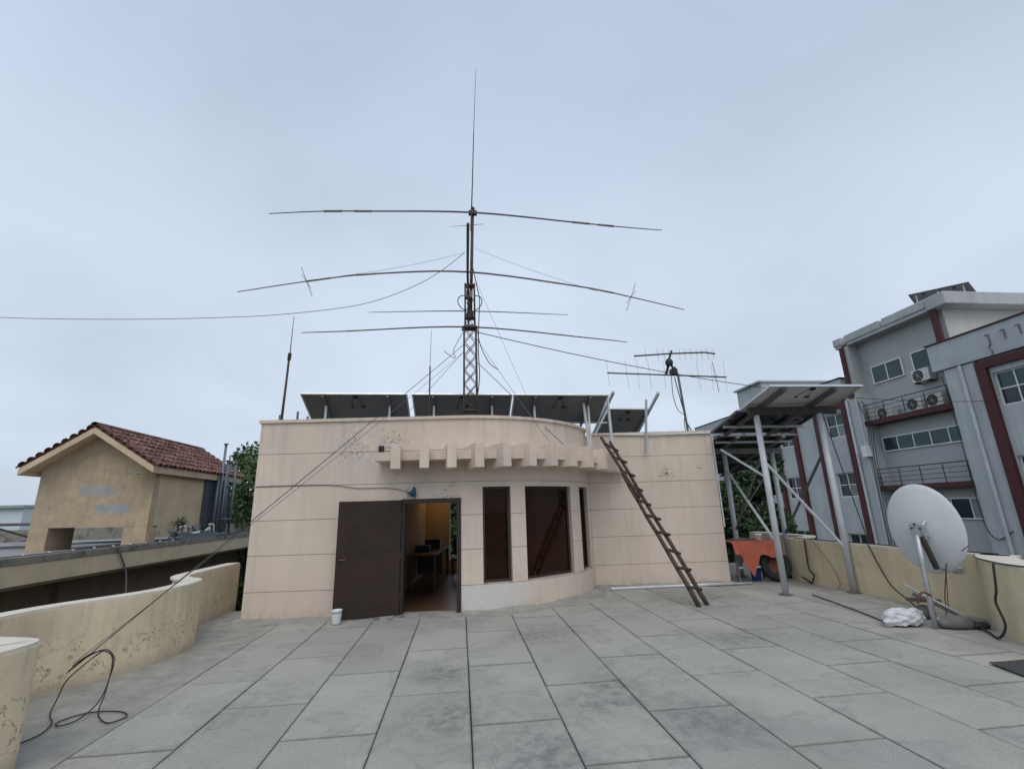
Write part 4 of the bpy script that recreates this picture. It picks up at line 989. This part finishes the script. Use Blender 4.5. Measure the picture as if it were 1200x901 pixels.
element(ba, [(-4.03, 6.24), (-2.98, 6.29), (.22, 6.45), (3.47, 6.17), (4.53, 6.06)], 11.7, .021, traps=((-2.9, -2.3), (2.2, 2.8)), tr=.019)
element(ba, [(-.19, 6.62), (.14, 6.66), (.42, 6.70)], 7.4, .006)
for x, z in ((-3.05, 6.25), (3.63, 6.05)):
    bm = B(); s = 1 if x > 0 else -1; tube(bm, [(x-.13*-s, 8.9, z+.32), (x, 8.9, z), (x+.13*-s, 8.9, z-.32)], .006, 5); tube(bm, [(x, 8.6, z), (x, 9.2, z)], .005, 5); link('capacity_hat', bm, 'dark_alu', ba)
wh = thing('tall_whip', 'very tall thin whip antenna rising from the top of the mast', 'antenna', (.28, 10, 8.3))
bm = B(); tube(bm, [(.25, 9.93, 8.2), (.30, 9.93, 9.6), (.34, 9.93, 11.0)], [.017, .014, .011], 6); link('lower_tube', bm, 'rust_steel', wh)
bm = B(); tube(bm, [(.34, 9.93, 11.0), (.42, 9.93, 13.1)], [.009, .004], 6); link('tip_rod', bm, 'rust_steel', wh)

def wire(label, pts, r, m='wire_black', name='guy_wire', cat='wire', group='wires from the tower'):
    bm = B(); tube(bm, pts, r, 5); return single(name, bm, m, label, cat, group)
wire('dark guy wire from the tower down across the wall to the left parapet', sag((.08, 9.95, 5.33), (-4.12, 6.0, .22), .02), .0062)
wire('second guy wire beside the first ending at the left parapet', sag((.07, 9.95, 5.15), (-4.10, 6.05, .30), .06), .004, 'wire_grey')
wire('thin guy wire from the tower to the left roof corner behind the panels', sag((.08, 10.05, 5.2), (-2.2, 11.9, 3.2), .01), .005, 'wire_grey')
wire('long sagging wire from the mast leaving the picture at left', smooth_path([(.10, 9.95, 7.62), (-.55, 10.1, 7.13), (-1.33, 10.2, 6.72), (-2.36, 10.4, 6.44), (-3.9, 10.6, 6.29), (-5.34, 10.8, 6.26), (-7.74, 11.1, 6.3), (-10.71, 11.4, 6.43), (-14, 11.7, 6.75)], 5), .007)
wire('faint wire from the mast to the left half of the beam antenna', sag((.12, 9.95, 7.63), (-2.4, 8.95, 6.42), .06), .0035, 'wire_grey')
wire('faint wire from the mast to the right half of the beam antenna', sag((.32, 9.95, 7.75), (2.9, 8.95, 6.2), .05), .0035, 'wire_grey')
wire('cable from the tower across to the grey office block', sag((.38, 9.95, 5.62), (19.0, 14.3, 4.95), .55, 24), .010)
wire('guy wire from the tower over the coping to the curved bay', sag((.36, 9.95, 4.92), W(5.92, .50, 2.93), .01), .007)
wire('thin guy wire from the tower down to the fins of the bay', sag((.34, 9.95, 5.5), W(5.6, .22, 2.93), .02), .0045, 'wire_grey')
wire('faint slanting wire from the mast to the right solar panel', sag((.32, 9.95, 7.0), (1.5, 10.3, 4.2), .01), .0035, 'wire_grey')
# small roof aerials
wa = thing('whip_antenna', 'leaning whip antenna at the left corner of the room roof', 'antenna', (-3.74, 10.2, 3.1))
bm = B(); tube(bm, [(-3.76, 10.2, 3.1), (-3.72, 10.2, 5.05)], .024, 7); link('lower_tube', bm, 'rust_steel', wa, smooth=True)
bm = B(); tube(bm, [(-3.79, 10.22, 3.4), (-3.735, 10.22, 4.95)], .012, 5); link('side_tube', bm, 'dark_alu', wa)
bm = B(); tube(bm, [(-3.72, 10.2, 5.03), (-3.71, 10.2, 5.18)], .04, 8); link('coil', bm, 'black_plastic', wa)
bm = B(); tube(bm, [(-3.71, 10.2, 5.15), (-3.70, 10.2, 6.05)], [.012, .006], 5); link('tip_rod', bm, 'dark_alu', wa)
wb = thing('thin_whip', 'thin whip antenna on a short tube in front of the middle solar panel', 'antenna', (-.66, 9.9, 3.1))
bm = B(); tube(bm, [(-.66, 9.9, 3.1), (-.66, 9.9, 4.8)], .015, 6); link('lower_tube', bm, 'rust_steel', wb)
bm = B(); tube(bm, [(-.66, 9.9, 4.8), (-.64, 9.9, 5.65)], [.007, .004], 5); link('tip_rod', bm, 'wire_grey', wb)
for i, (u, h) in enumerate(((.28, 3.66), (.62, 3.72), (.82, 3.62))):
    bm = B(); p = W(u, .12); tube(bm, [(p.x, p.y, 3.4), (p.x, p.y, h)], .022, 7); 
    single('pipe_stub', bm, 'galv_dark', ['short stub at the very left end of the room parapet', 'taller dark pipe stub on the left parapet beside the panel', 'low pipe stub touching the left solar panel corner'][i], 'pipe', 'pipe stubs on the parapet')
# crossed yagi pair on the right
cy_ = thing('crossed_antenna', 'pair of crossed satellite antennas with rotator on a short mast at the right roof end', 'antenna', (6.0, 12, 3.1))
bm = B(); tube(bm, [(6.13, 12, 3.1), (6.10, 12, 3.7), (6.02, 12, 5.2), (5.95, 12, 5.45)], .032, 8); link('mast', bm, 'galv_dark', cy_, smooth=True)
bm = B(); tube(bm, [(6.08, 12, 4.0), (5.9, 11.98, 5.15)], .014, 6); tube(bm, [(6.09, 12, 3.9), (6.4, 12.2, 3.45)], .018, 6); link('strut', bm, 'galv_dark', cy_)
bm = B(); box(bm, (5.90, 12, 5.30), (.17, .16, .15)); lathe(bm, [(0, 0), (.09, 0), (.11, .09), (.09, .15), (.05, .19), (0, .19)], (5.79, 11.97, 5.48), 12); beam(bm, (5.68, 12, 5.24), (5.78, 12, 5.5), .05, .06); tube(bm, [(5.98, 12, 5.22), (5.86, 12, 5.5)], .03, 6); tube(bm, [(5.78, 12, 5.6), (5.92, 12, 5.92)], .03, 6); link('rotator', bm, 'black_plastic', cy_)
bm = B(); tube(bm, smooth_path([(5.78, 11.9, 5.2), (5.76, 11.9, 4.6), (5.85, 11.9, 4.2), (6.05, 11.95, 4.08)]), .010, 5); tube(bm, smooth_path([(6.06, 11.95, 4.1), (6.0, 11.95, 3.8), (6.06, 11.95, 3.4)]), .010, 5); link('coax_cable', bm, 'wire_black', cy_)
bm = B(); tube(bm, [(4.0, 12, 5.27), (5.8, 12, 5.21), (7.43, 12, 5.15)], .021, 7); b1 = link('lower_boom', bm, 'dark_alu', cy_, smooth=True)
bm = B(); tube(bm, [(4.81, 12, 5.76), (5.9, 12, 5.84), (6.9, 12, 5.88), (7.2, 12, 5.84)], .023, 7); b2 = link('upper_boom', bm, 'dark_alu', cy_, smooth=True)
def yagi_rod(parent, x, z, L, thick=.005, cross=.24):
    d = V(.10*random.uniform(-1, 1), .03, 1).normalized(); m_ = 'wire_grey' if thick < .006 else 'dark_alu'
    bm = B(); tube(bm, [V(x, 12, z)-d*L, V(x, 12, z)+d*L], thick, 4); link('rod', bm, m_, parent)
    d = V(.35, 1, .10).normalized(); bm = B(); tube(bm, [V(x, 12, z)-d*cross, V(x, 12, z)+d*cross], thick*.8, 4); link('rod', bm, m_, parent)
for x, L, th in ((4.02, .40, .0036), (4.55, .42, .0036), (4.87, .42, .0036), (5.2, .44, .0036), (5.63, .42, .0036), (6.62, .44, .0036), (7.02, .42, .0036), (7.12, .44, .008), (7.4, .48, .0036)):
    yagi_rod(b1, x, 5.27-.036*(x-4), L, th)
for x in (4.83, 5.15, 5.5, 5.68, 5.85, 6.15, 6.3, 6.48, 6.65, 6.8, 6.98, 7.15):
    yagi_rod(b2, x, 5.77+.06*min(1, (x-4.81)/1.5), .17, .004, .1)

# ================================================================== SOLAR CANOPY (right)
cp = thing('solar_canopy', 'steel canopy frame on four round posts right of the room', 'canopy', (7, 10, 0))
PST = [((6.19, 9.12), 3.5), ((7.52, 9.0), 3.5), ((6.75, 11.5), 2.95), ((8.02, 11.45), 2.95)]
for (x, y), h in PST:
    bm = B(); tube(bm, [(x, y, 0), (x, y, h)], .059, 14); p_ = link('post', bm, 'post_paint', cp, smooth=True)
    bm = B(); lathe(bm, [(0, .004), (.13, .004), (.13, .012), (.072, .016), (.072, .03), (.0, .03)], (x, y, 0), 14); link('base_plate', bm, 'timber_grey', p_)
bm = B(); beam(bm, (6.02, 9.12, 3.58), (7.9, 9.0, 3.58), .10, .16); link('beam', bm, 'dark_beam', cp)
bm = B(); beam(bm, (6.35, 11.5, 3.02), (8.3, 11.45, 3.0), .10, .14); link('beam', bm, 'galv_dark', cp)
def cz(y): return 3.91-.24*(y-8.2)
for x in (6.32, 7.4):
    bm = B(); beam(bm, (x, 8.3, cz(8.3)-.03), (x, 10.6, cz(10.6)-.03), .10, .05); link('rafter', bm, 'galv_dark', cp)
for x in (6.7, 7.9):
    bm = B(); beam(bm, (x, 10.72, cz(10.7)-.04), (x, 13.8, cz(13.8)-.04), .10, .05); link('rafter', bm, 'galv_dark', cp)
for y in (10.05, 11.0, 12.5):
    bm = B(); x0 = 5.98 if y < 10.6 else 6.28; beam(bm, (x0, y, cz(y)-.055), (x0+2.0, y, cz(y)-.055), .05, .05); link('purlin', bm, 'post_paint' if y < 11.5 else 'galv_dark', cp)
def brace(a, b, r=.028, m='post_paint'):
    bm = B(); tube(bm, [a, b], r, 7); link('brace', bm, m, cp)
brace((6.19, 9.12, 2.55), (7.52, 9.0, .80)); brace((7.52, 9.04, 2.75), (8.02, 11.45, .95), .03, 'galv_dark')
brace((6.19, 9.2, 1.0), (6.75, 11.5, 2.55)); brace((6.19, 9.2, 2.25), (6.10, 10.5, 2.95), .026); brace((6.75, 11.45, 1.1), (6.19, 9.2, 2.6), .022, 'galv_dark'); brace((6.75, 11.5, 1.2), (8.02, 11.45, 2.7), .022, 'galv_dark')
XS = [(5.92, 6.92), (6.94, 7.94)]
g = 'canopy roof panels'
pv('canopy_panel', 'wide pale-backed solar panel jutting out at the front of the canopy', [(5.99, 8.25, cz(8.25)), (7.98, 8.25, cz(8.25)), (7.98, 9.36, cz(9.36)), (5.97, 9.36, cz(9.36))], .045, g, 'backsheet_white')
pv('canopy_panel', 'second solar panel of the canopy just behind its front beam', [(5.93, 9.38, cz(9.38)), (7.95, 9.38, cz(9.38)), (7.95, 10.56, cz(10.56)), (5.93, 10.56, cz(10.56))], .045, g, 'pv_cells')
pv('canopy_panel', 'third solar panel of the canopy in shadow beside the room corner', [(6.25, 10.75, cz(10.75)), (8.3, 10.75, cz(10.75)), (8.3, 12.2, cz(12.2)), (6.25, 12.2, cz(12.2))], .045, g, 'pv_cells')
pv('canopy_panel', 'rearmost lowest solar panel at the far end of the canopy', [(6.25, 12.22, cz(12.22)), (8.3, 12.22, cz(12.22)), (8.3, 13.7, cz(13.7)), (6.25, 13.7, cz(13.7))], .045, g, 'pv_cells')

# ================================================================== LADDER
ld = thing('wooden_ladder', 'rough wooden pole ladder leaning against the fins of the bay', 'ladder', (4.24, 8.57, 0))
def jit(a, b, n=9, j=.012):
    a, b = Vector(a), Vector(b); return [a.lerp(b, i/n)+(Vector((random.uniform(-j, j), random.uniform(-j, j), 0)) if 0 < i < n else Vector()) for i in range(n+1)]
LA, LB = V(4.14, 8.52, 0), V(3.17, 10.35, 3.26); RA_, RB_ = V(4.34, 8.62, 0), V(3.38, 10.37, 3.16)
def lad(a, b, t): return a.lerp(b, t)
bm = B(); pts = [lad(LA, LB, i/8*.74) + V(random.uniform(-.01, .01), 0, 0) for i in range(9)]; tube(bm, pts, [.043-.0012*i for i in range(9)], 9); link('rail', bm, 'ladder_wood', ld, smooth=True)
bm = B(); pts = [lad(LA, LB, .58+i/6*.42) + V(.055-.05*i/6, -.05+.05*i/6, 0) for i in range(7)]; tube(bm, pts, .034, 9); link('spliced_rail', bm, 'ladder_wood', ld, smooth=True)
bm = B(); tube(bm, jit(RA_, RB_), [.041-.001*i for i in range(10)], 9); link('rail', bm, 'ladder_wood', ld, smooth=True)
for i in range(10):
    t = .095+i*.095; a, b = lad(LA, LB, t), lad(RA_, RB_, t*1.0-.01)
    d = (b-a).normalized(); up = V(0, -.05, .0)
    bm = B(); beam(bm, a-d*.02+up, b+d*random.uniform(.07, .11)+up+V(0, 0, random.uniform(-.02, .03)), .045, .05); link('rung', bm, 'rung_wood', ld, bevel=.006)
bm = B(); tube(bm, [(3.2, 10.58, .03), (4.6, 10.53, .03), (5.95, 10.46, .03)], .028, 8); pd = single('floor_pipe', bm, 'white_steel', 'pale pipe lying on the floor at the foot of the right wall', 'pipe')
bm = B(); tube(bm, [(5.35, 10.40, .035), (6.3, 10.40, .035)], .026, 8); single('floor_pipe', bm, 'galvanised', 'shorter metal pipe end on the floor at the room corner', 'pipe')

# ================================================================== SMALL THINGS ON THE FLOOR
pb = thing('paint_pot', 'small white plastic pot on the floor in front of the open door leaf', 'pot', (-2.04, 8.72, 0))
bm = B(); lathe(bm, [(0, .006), (.062, .006), (.07, .03), (.078, .12), (.08, .2), (.088, .205), (.088, .225), (.076, .225), (.07, .03), (0, .03)], (-2.04, 8.72, 0), 20); link('body', bm, 'white_plastic', pb, smooth=True)
bm = B(); lathe(bm, [(.081, .13), (.084, .135), (.084, .15), (.081, .155)], (-2.04, 8.72, 0), 20); link('band', bm, 'white_plastic', pb)
for i, (x, y, s) in enumerate(((-1.42, 8.9, .05), (-1.02, 8.93, .06), (-.7, 8.9, .03), (-1.2, 8.85, .025))):
    bm = B(); bmesh.ops.create_icosphere(bm, subdivisions=1, radius=s)
    for v in bm.verts: v.co = Vector((v.co.x*1.3, v.co.y*.8, v.co.z*.45))*random.uniform(.8, 1.15)+Vector((x, y, .012+s*.2))
    single('rubble_piece', bm, 'stone', ['flat grey rubble piece below the middle of the door leaf', 'larger rubble piece beside the doorway threshold', 'tiny rubble bit on the threshold edge', 'small rubble bit under the door leaf'][i], 'rubble', 'rubble near the door')
# table with orange cloth
tbx = thing('work_table', 'table under the orange cloth beside the room corner', 'table', (6.65, 10.95, 0))
bm = B(); box2(bm, (6.14, 10.62, .83), (7.22, 11.3, .87)); link('table_top', bm, 'timber_grey', tbx)
for x in (6.2, 7.16):
    for y in (10.68, 11.24):
        bm = B(); beam(bm, (x, y, 0), (x, y, .83), .05); link('leg', bm, 'timber_grey', tbx)
bm = B(); beam(bm, (6.2, 10.68, .32), (6.75, 10.68, .32), .04); link('stretcher', bm, 'white_steel', tbx)
bm = B(); nx, ny = 26, 14; grid = []
for i in range(nx+1):
    row = []
    for j in range(ny+1):
        x = 6.10+1.16*i/nx; t = j/ny
        drop = .26+.50*max(0, 1-abs(i/nx-.30)/.24)**1.3+.10*math.exp(-((i/nx-.8)/.2)**2)
        if t < .35: p = V(x, 11.25-.62*t/.35, .878+.004*math.sin(i*1.7))
        else:
            q = (t-.35)/.65; p = V(x+.02*math.sin(i*.9)*q, 10.62-.01-.07*q-.06*q*abs(math.sin(i*.62+.6))-.018*q*math.sin(i*2.3), .876-drop*q)
        row.append(bm.verts.new(p))
    grid.append(row)
for i in range(nx):
    for j in range(ny): bm.faces.new((grid[i][j], grid[i+1][j], grid[i+1][j+1], grid[i][j+1]))
single('table_cloth', bm, 'orange_cloth', 'orange red cloth draped unevenly over the table', 'cloth', smooth=True)
bm = B(); lathe(bm, [(0, .884), (.065, .884), (.08, 1.0), (.088, 1.0), (.088, 1.03), (.074, 1.03), (.06, .9), (0, .9)], (6.80, 10.68, 0), 18); single('white_tub', bm, 'office_frame', 'white plastic tub standing on the orange cloth', 'tub', smooth=True)
bm = B(); box2(bm, (6.35, 10.95, .882), (6.9, 11.2, .91)); single('board', bm, 'timber_grey', 'grey board lying on the orange cloth', 'board')
bk = thing('blue_bucket', 'blue plastic bucket on the floor under the orange cloth', 'bucket', (6.72, 10.86, 0))
bm = B(); lathe(bm, [(0, .004), (.09, .004), (.12, .28), (.13, .28), (.13, .30), (.11, .30), (.08, .02), (0, .02)], (6.72, 10.86, 0), 18); link('body', bm, 'blue_bucket', bk, smooth=True)
bm = B(); tube(bm, smooth_path([(6.6, 10.86, .29), (6.63, 10.78, .2), (6.72, 10.74, .14), (6.81, 10.78, .2), (6.84, 10.86, .29)]), .005, 5); link('handle', bm, 'galv_dark', bk)
ty = thing('tyre', 'old black tyre leaning on its tread beside the orange cloth', 'tyre', (7.07, 10.6, 0))
Mt = Matrix.Rotation(R(76), 3, 'X') @ Matrix.Identity(3); Mt = Matrix.Rotation(R(-12), 3, 'Z') @ Mt
prof = [(.19, -.07), (.215, -.088), (.27, -.095), (.31, -.085), (.325, -.06), (.33, 0), (.325, .06), (.31, .085), (.27, .095), (.215, .088), (.19, .07)]
bm = B(); lathe(bm, prof, (7.07, 10.62, .335), 28, Mt); link('tread', bm, 'tyre_rubber', ty, smooth=True)
bm = B(); lathe(bm, [(.0, -.03), (.06, -.035), (.1, -.02), (.17, -.03), (.195, -.075), (.195, .07)], (7.07, 10.62, .335), 24, Mt); link('rim', bm, 'rust_rim', ty, smooth=True)
bm = B(); tube(bm, smooth_path([(7.47, 10.35, .12), (7.5, 10.2, .05), (7.46, 10.05, .04), (7.5, 10.0, .2), (7.5, 10.12, .32), (7.53, 10.15, .9)]), .018, 6); single('black_hose', bm, 'wire_black', 'black hose hanging on the parapet beside the tyre', 'hose')

# ================================================================== SATELLITE DISH
DB = V(6.44, 6.40, 0); DC = V(6.62, 6.46, 1.285)
sd_ = thing('satellite_dish', 'large grey satellite dish on a leaning steel pole seen from behind', 'satellite dish', DB)
bm = B(); tube(bm, [DB, DB+V(.015, 0, .4), DB+V(.03, 0, .8), DB+V(.05, 0, 1.22)], .033, 10); link('pole', bm, 'galvanised', sd_, smooth=True)
axis = V(.936, .341, .087).normalized()        # where the dish looks (away from the camera)
sx = axis.cross(V(0, 0, 1)).normalized(); sy_ = sx.cross(axis)
Md = Matrix((sx, sy_, axis)).transposed()
prof = [(0.001, 0)]+[(.66*k/10, .14*(k/10)**2) for k in range(1, 11)]+[(.667, .152), (.66, .16)]+[(.66*k/10-.004, .14*(k/10)**2+.008) for k in range(10, -1, -1)]
bm = B(); lathe(bm, [(max(r, 0), z) for r, z in prof], DC, 48, Md @ Matrix.Diagonal((.70, .95, 1))); link('reflector', bm, 'dish_paint', sd_, smooth=True)
hub = DC-axis*.03
bm = B(); box(bm, hub-axis*.04-sy_*.02, (.16, .2, .05), Md); box(bm, hub-axis*.09-sy_*.06, (.09, .16, .1), Md)
for a, b in ((-.1, .12), (.1, .12), (-.1, -.1), (.1, -.1)): tube(bm, [hub-axis*.06+sx*a*.5+sy_*b*.3, hub+axis*.03+sx*a+sy_*b], .012, 5)
link('mount_bracket', bm, 'galvanised', sd_)
for a, b in ((-.05, .03), (.05, .03), (-.05, -.09), (.05, -.09), (.0, .09)):
    bm = B(); box(bm, hub-axis*.075+sx*a+sy_*b, (.022, .022, .03), Md); link('bolt', bm, 'black_plastic', sd_)
bm = B(); beam(bm, DC-axis*.12-sy_*.08+sx*.05, DC-sy_*.52+sx*.10-axis*.06, .05, .07, up=axis); link('arm', bm, 'dark_beam', sd_)
bm = B(); tube(bm, [DC-sy_*.5+sx*.10-axis*.06, DC-sy_*.66+sx*.1+axis*.5], .02, 6); box(bm, DC-sy_*.64+sx*.1+axis*.52, (.08, .08, .12), Md); link('feed_arm', bm, 'galvanised', sd_)
bm = B(); tube(bm, smooth_path([DB+V(.02, -.03, .42), DB+V(-.09, -.03, .47), DB+V(-.16, -.02, .42), DB+V(-.18, 0, .32)]), .014, 6); link('pipe_spur', bm, 'rust_rim', sd_)
bm = B(); tube(bm, [DB+V(0, 0, .12), DB+V(.7, .1, .03)], .03, 7); tube(bm, [DB+V(.05, .4, .5), DB+V(.62, -.02, .05)], .018, 6); link('foot_bar', bm, 'galvanised', sd_)
bm = B(); tube(bm, smooth_path([DC-sy_*.45+sx*.2, DC+V(.25, .1, -.9), DC+V(.28, .15, -1.05), DC+V(.2, .12, -1.2)]), .007, 5); tube(bm, smooth_path([DC+sx*.5-sy_*.2, DC+V(.42, .1, -.5), DC+V(.36, .15, -.85), DC+V(.3, .15, -1.15)]), .006, 5); link('coax_cable', bm, 'rust_rim', sd_)
# sack, timber, rubble around its foot
def lumpy(name, c, s, m, label, cat, seed=0, rough_=.16, sub=3, rz=0, crease=0.0):
    bm = B(); bmesh.ops.create_icosphere(bm, subdivisions=sub, radius=1); rnd = random.Random(seed)
    ph = [rnd.uniform(0, 6) for _ in range(9)]; Mz = Matrix.Rotation(rz, 3, 'Z')
    for v in bm.verts:
        p = v.co.copy(); k = 1+rough_*(math.sin(3.1*p.x+ph[0])*math.cos(2.7*p.y+ph[1])+.6*math.sin(6.3*p.y+ph[2]+2*p.z)*math.cos(5.2*p.x+ph[3])+.4*math.sin(11*p.x+ph[4]+4*p.y)*math.sin(9*p.z+ph[5]))
        k += crease*(abs(math.sin(7*p.x+5*p.y+ph[6]+3*p.z))+.7*abs(math.sin(9*p.y-6*p.x+ph[7]+5*p.z))+.5*abs(math.sin(15*p.z+11*p.x+ph[8]))-1.0)
        q = Vector((p.x*s[0], p.y*s[1], max(p.z, -.55)*s[2]))*k; v.co = Mz @ q+Vector((c[0], c[1], c[2]))
    zmin = min(v.co.z for v in bm.verts)
    for v in bm.verts: v.co.z += .003-zmin
    return single(name, bm, m, label, cat, smooth=True)
lumpy('plastic_sack', (6.22, 6.64, .08), (.28, .15, .13), 'sack_plastic', 'crumpled white plastic sack at the foot of the dish pole', 'sack', 3, .2, 5, .1, crease=.07)
lumpy('cement_lump', (6.72, 6.36, .06), (.24, .12, .10), 'stone', 'long grey sandbag lump weighing down the dish foot', 'sandbag', 5, .1, 3, -.1)
lumpy('stone_block', (6.86, 6.95, .06), (.17, .12, .11), 'stone', 'dark stone block behind the dish pole near the parapet', 'stone', 8, .12, 2)
bm = B(); beam(bm, (6.68, 7.0, .26), (7.08, 6.86, .24), .07, .05); single('dark_board', bm, 'timber_grey', 'dark board resting on the stone block behind the dish', 'board')
bm = B(); beam(bm, (6.75, 6.95, .34), (7.05, 6.35, .04), .05, .04); single('timber_batten', bm, 'timber_grey', 'pale timber batten slanting down behind the dish foot', 'batten')
lumpy('rag', (6.97, 6.28, .04), (.14, .07, .05), 'wire_black', 'black rag on the floor beside the sandbag', 'rag', 11, .2, 3)
# cables on the right parapet and floor
bm = B(); tube(bm, smooth_path([(7.6, 8.55, .915), (7.57, 8.5, .89), (7.56, 8.3, .45), (7.52, 8.1, .22), (7.35, 7.6, .05), (7.0, 7.2, .03), (6.75, 6.9, .03)]), .012, 6)
single('parapet_cable', bm, 'wire_black', 'black cable coming over the parapet and down behind the dish', 'cable')
bm = B(); tube(bm, [(6.6, 8.95, .02), (6.3, 7.6, .02), (6.1, 6.9, .02), (6.02, 6.72, .02)], .011, 5); single('floor_cable', bm, 'wire_black', 'thin black cable lying straight across the floor to the sack', 'cable')
bm = B(); tube(bm, smooth_path([(6.62, 5.58, .91), (6.585, 5.56, .88), (6.58, 5.6, .6), (6.60, 5.66, .45), (6.6, 5.62, .2), (6.62, 5.75, .03), (6.78, 6.0, .03), (6.9, 6.2, .03)]), .014, 7)
single('thick_cable', bm, 'wire_black', 'thick dark cable hanging over the rounded parapet end', 'cable')
bm = B(); tube(bm, smooth_path([(7.25, 6.35, .91), (7.02, 6.1, .91), (6.8, 5.75, .91), (6.66, 5.45, .91), (6.6, 5.0, .91)]), .010, 5); single('coping_cable', bm, 'wire_black', 'dark cable laid along the rounded parapet top', 'cable')
bm = B(); tube(bm, smooth_path([(7.62, 10.6, .915), (7.64, 9.5, .91), (7.66, 8.6, .915), (7.64, 7.6, .91), (7.66, 6.8, .915), (7.72, 6.4, .91)]), .010, 5); single('coping_cable', bm, 'wire_black', 'dark cable laid along the straight parapet top', 'cable')
wire('stay wire from the canopy down to the straight parapet', [(7.6, 9.0, 3.5), (7.64, 8.55, .92)], .010, 'wire_black', 'stay_wire')
bm = B(); tube(bm, smooth_path([(7.57, 10.05, .915), (7.54, 9.9, .86), (7.55, 9.55, .5), (7.54, 9.35, .12), (7.4, 9.3, .03)]), .006, 5); single('thin_cable', bm, 'wire_grey', 'thin cable sloping down the parapet face between the canopy posts', 'cable')
bm = B()
nx, ny = 12, 10; g_ = [[bm.verts.new((5.46+.9*i/nx+.12*j/ny, 4.42+.6*j/ny+.05*i/nx, .012+.05*(1-j/ny if j/ny > .75 else .0)*0+.06*max(0, .25-i/nx)*max(0, j/ny-.5))) for j in range(ny+1)] for i in range(nx+1)]
for i in range(nx):
    for j in range(ny): bm.faces.new((g_[i][j], g_[i+1][j], g_[i+1][j+1], g_[i][j+1]))
ex = bmesh.ops.extrude_face_region(bm, geom=list(bm.faces)); bmesh.ops.translate(bm, vec=(0, 0, .009), verts=[v for v in ex['geom'] if isinstance(v, bmesh.types.BMVert)])
single('rubber_mat', bm, 'mat_rubber', 'black rubber mat on the floor at the right picture edge', 'mat')

# coil of cable bottom left
bm = B(); tube(bm, smooth_path([(-3.95, 5.82, .33), (-3.78, 5.78, .44), (-3.64, 5.75, .47), (-3.54, 5.73, .43), (-3.50, 5.7, .32), (-3.46, 5.6, .12), (-3.40, 5.45, .02), (-3.24, 5.26, .012), (-3.12, 5.18, .012), (-3.06, 5.3, .012), (-3.18, 5.43, .012), (-3.41, 5.48, .012), (-3.56, 5.42, .012), (-3.62, 5.27, .012), (-3.52, 5.18, .018), (-3.46, 5.3, .02), (-3.47, 5.55, .08), (-3.49, 5.68, .25), (-3.51, 5.73, .4), (-3.62, 5.76, .48), (-3.8, 5.8, .42), (-4.0, 5.85, .28)], 8), .006, 6)
single('cable_coil', bm, 'wire_black', 'loops of black cable on the floor at the left parapet', 'cable')
bm = B(); tube(bm, smooth_path([(-3.66, 5.78, .47), (-3.8, 5.78, .36), (-3.93, 5.75, .22), (-3.95, 5.7, .08), (-3.85, 5.5, .012), (-3.66, 5.27, .012), (-3.57, 5.02, .012), (-3.62, 4.8, .012), (-3.55, 4.70, .012)], 8), .006, 6)
single('cable_tail', bm, 'wire_black', 'single black cable end running to the near parapet corner', 'cable')
bm = B(); tube(bm, smooth_path([(-4.12, 6.0, .22), (-3.99, 6.12, .373), (-3.87, 6.24, .526), (-3.78, 6.32, .63)]), .008, 6); single('turnbuckle', bm, 'galv_dark', 'bound wire bundle where the guy wires end at the left parapet', 'wire bundle')
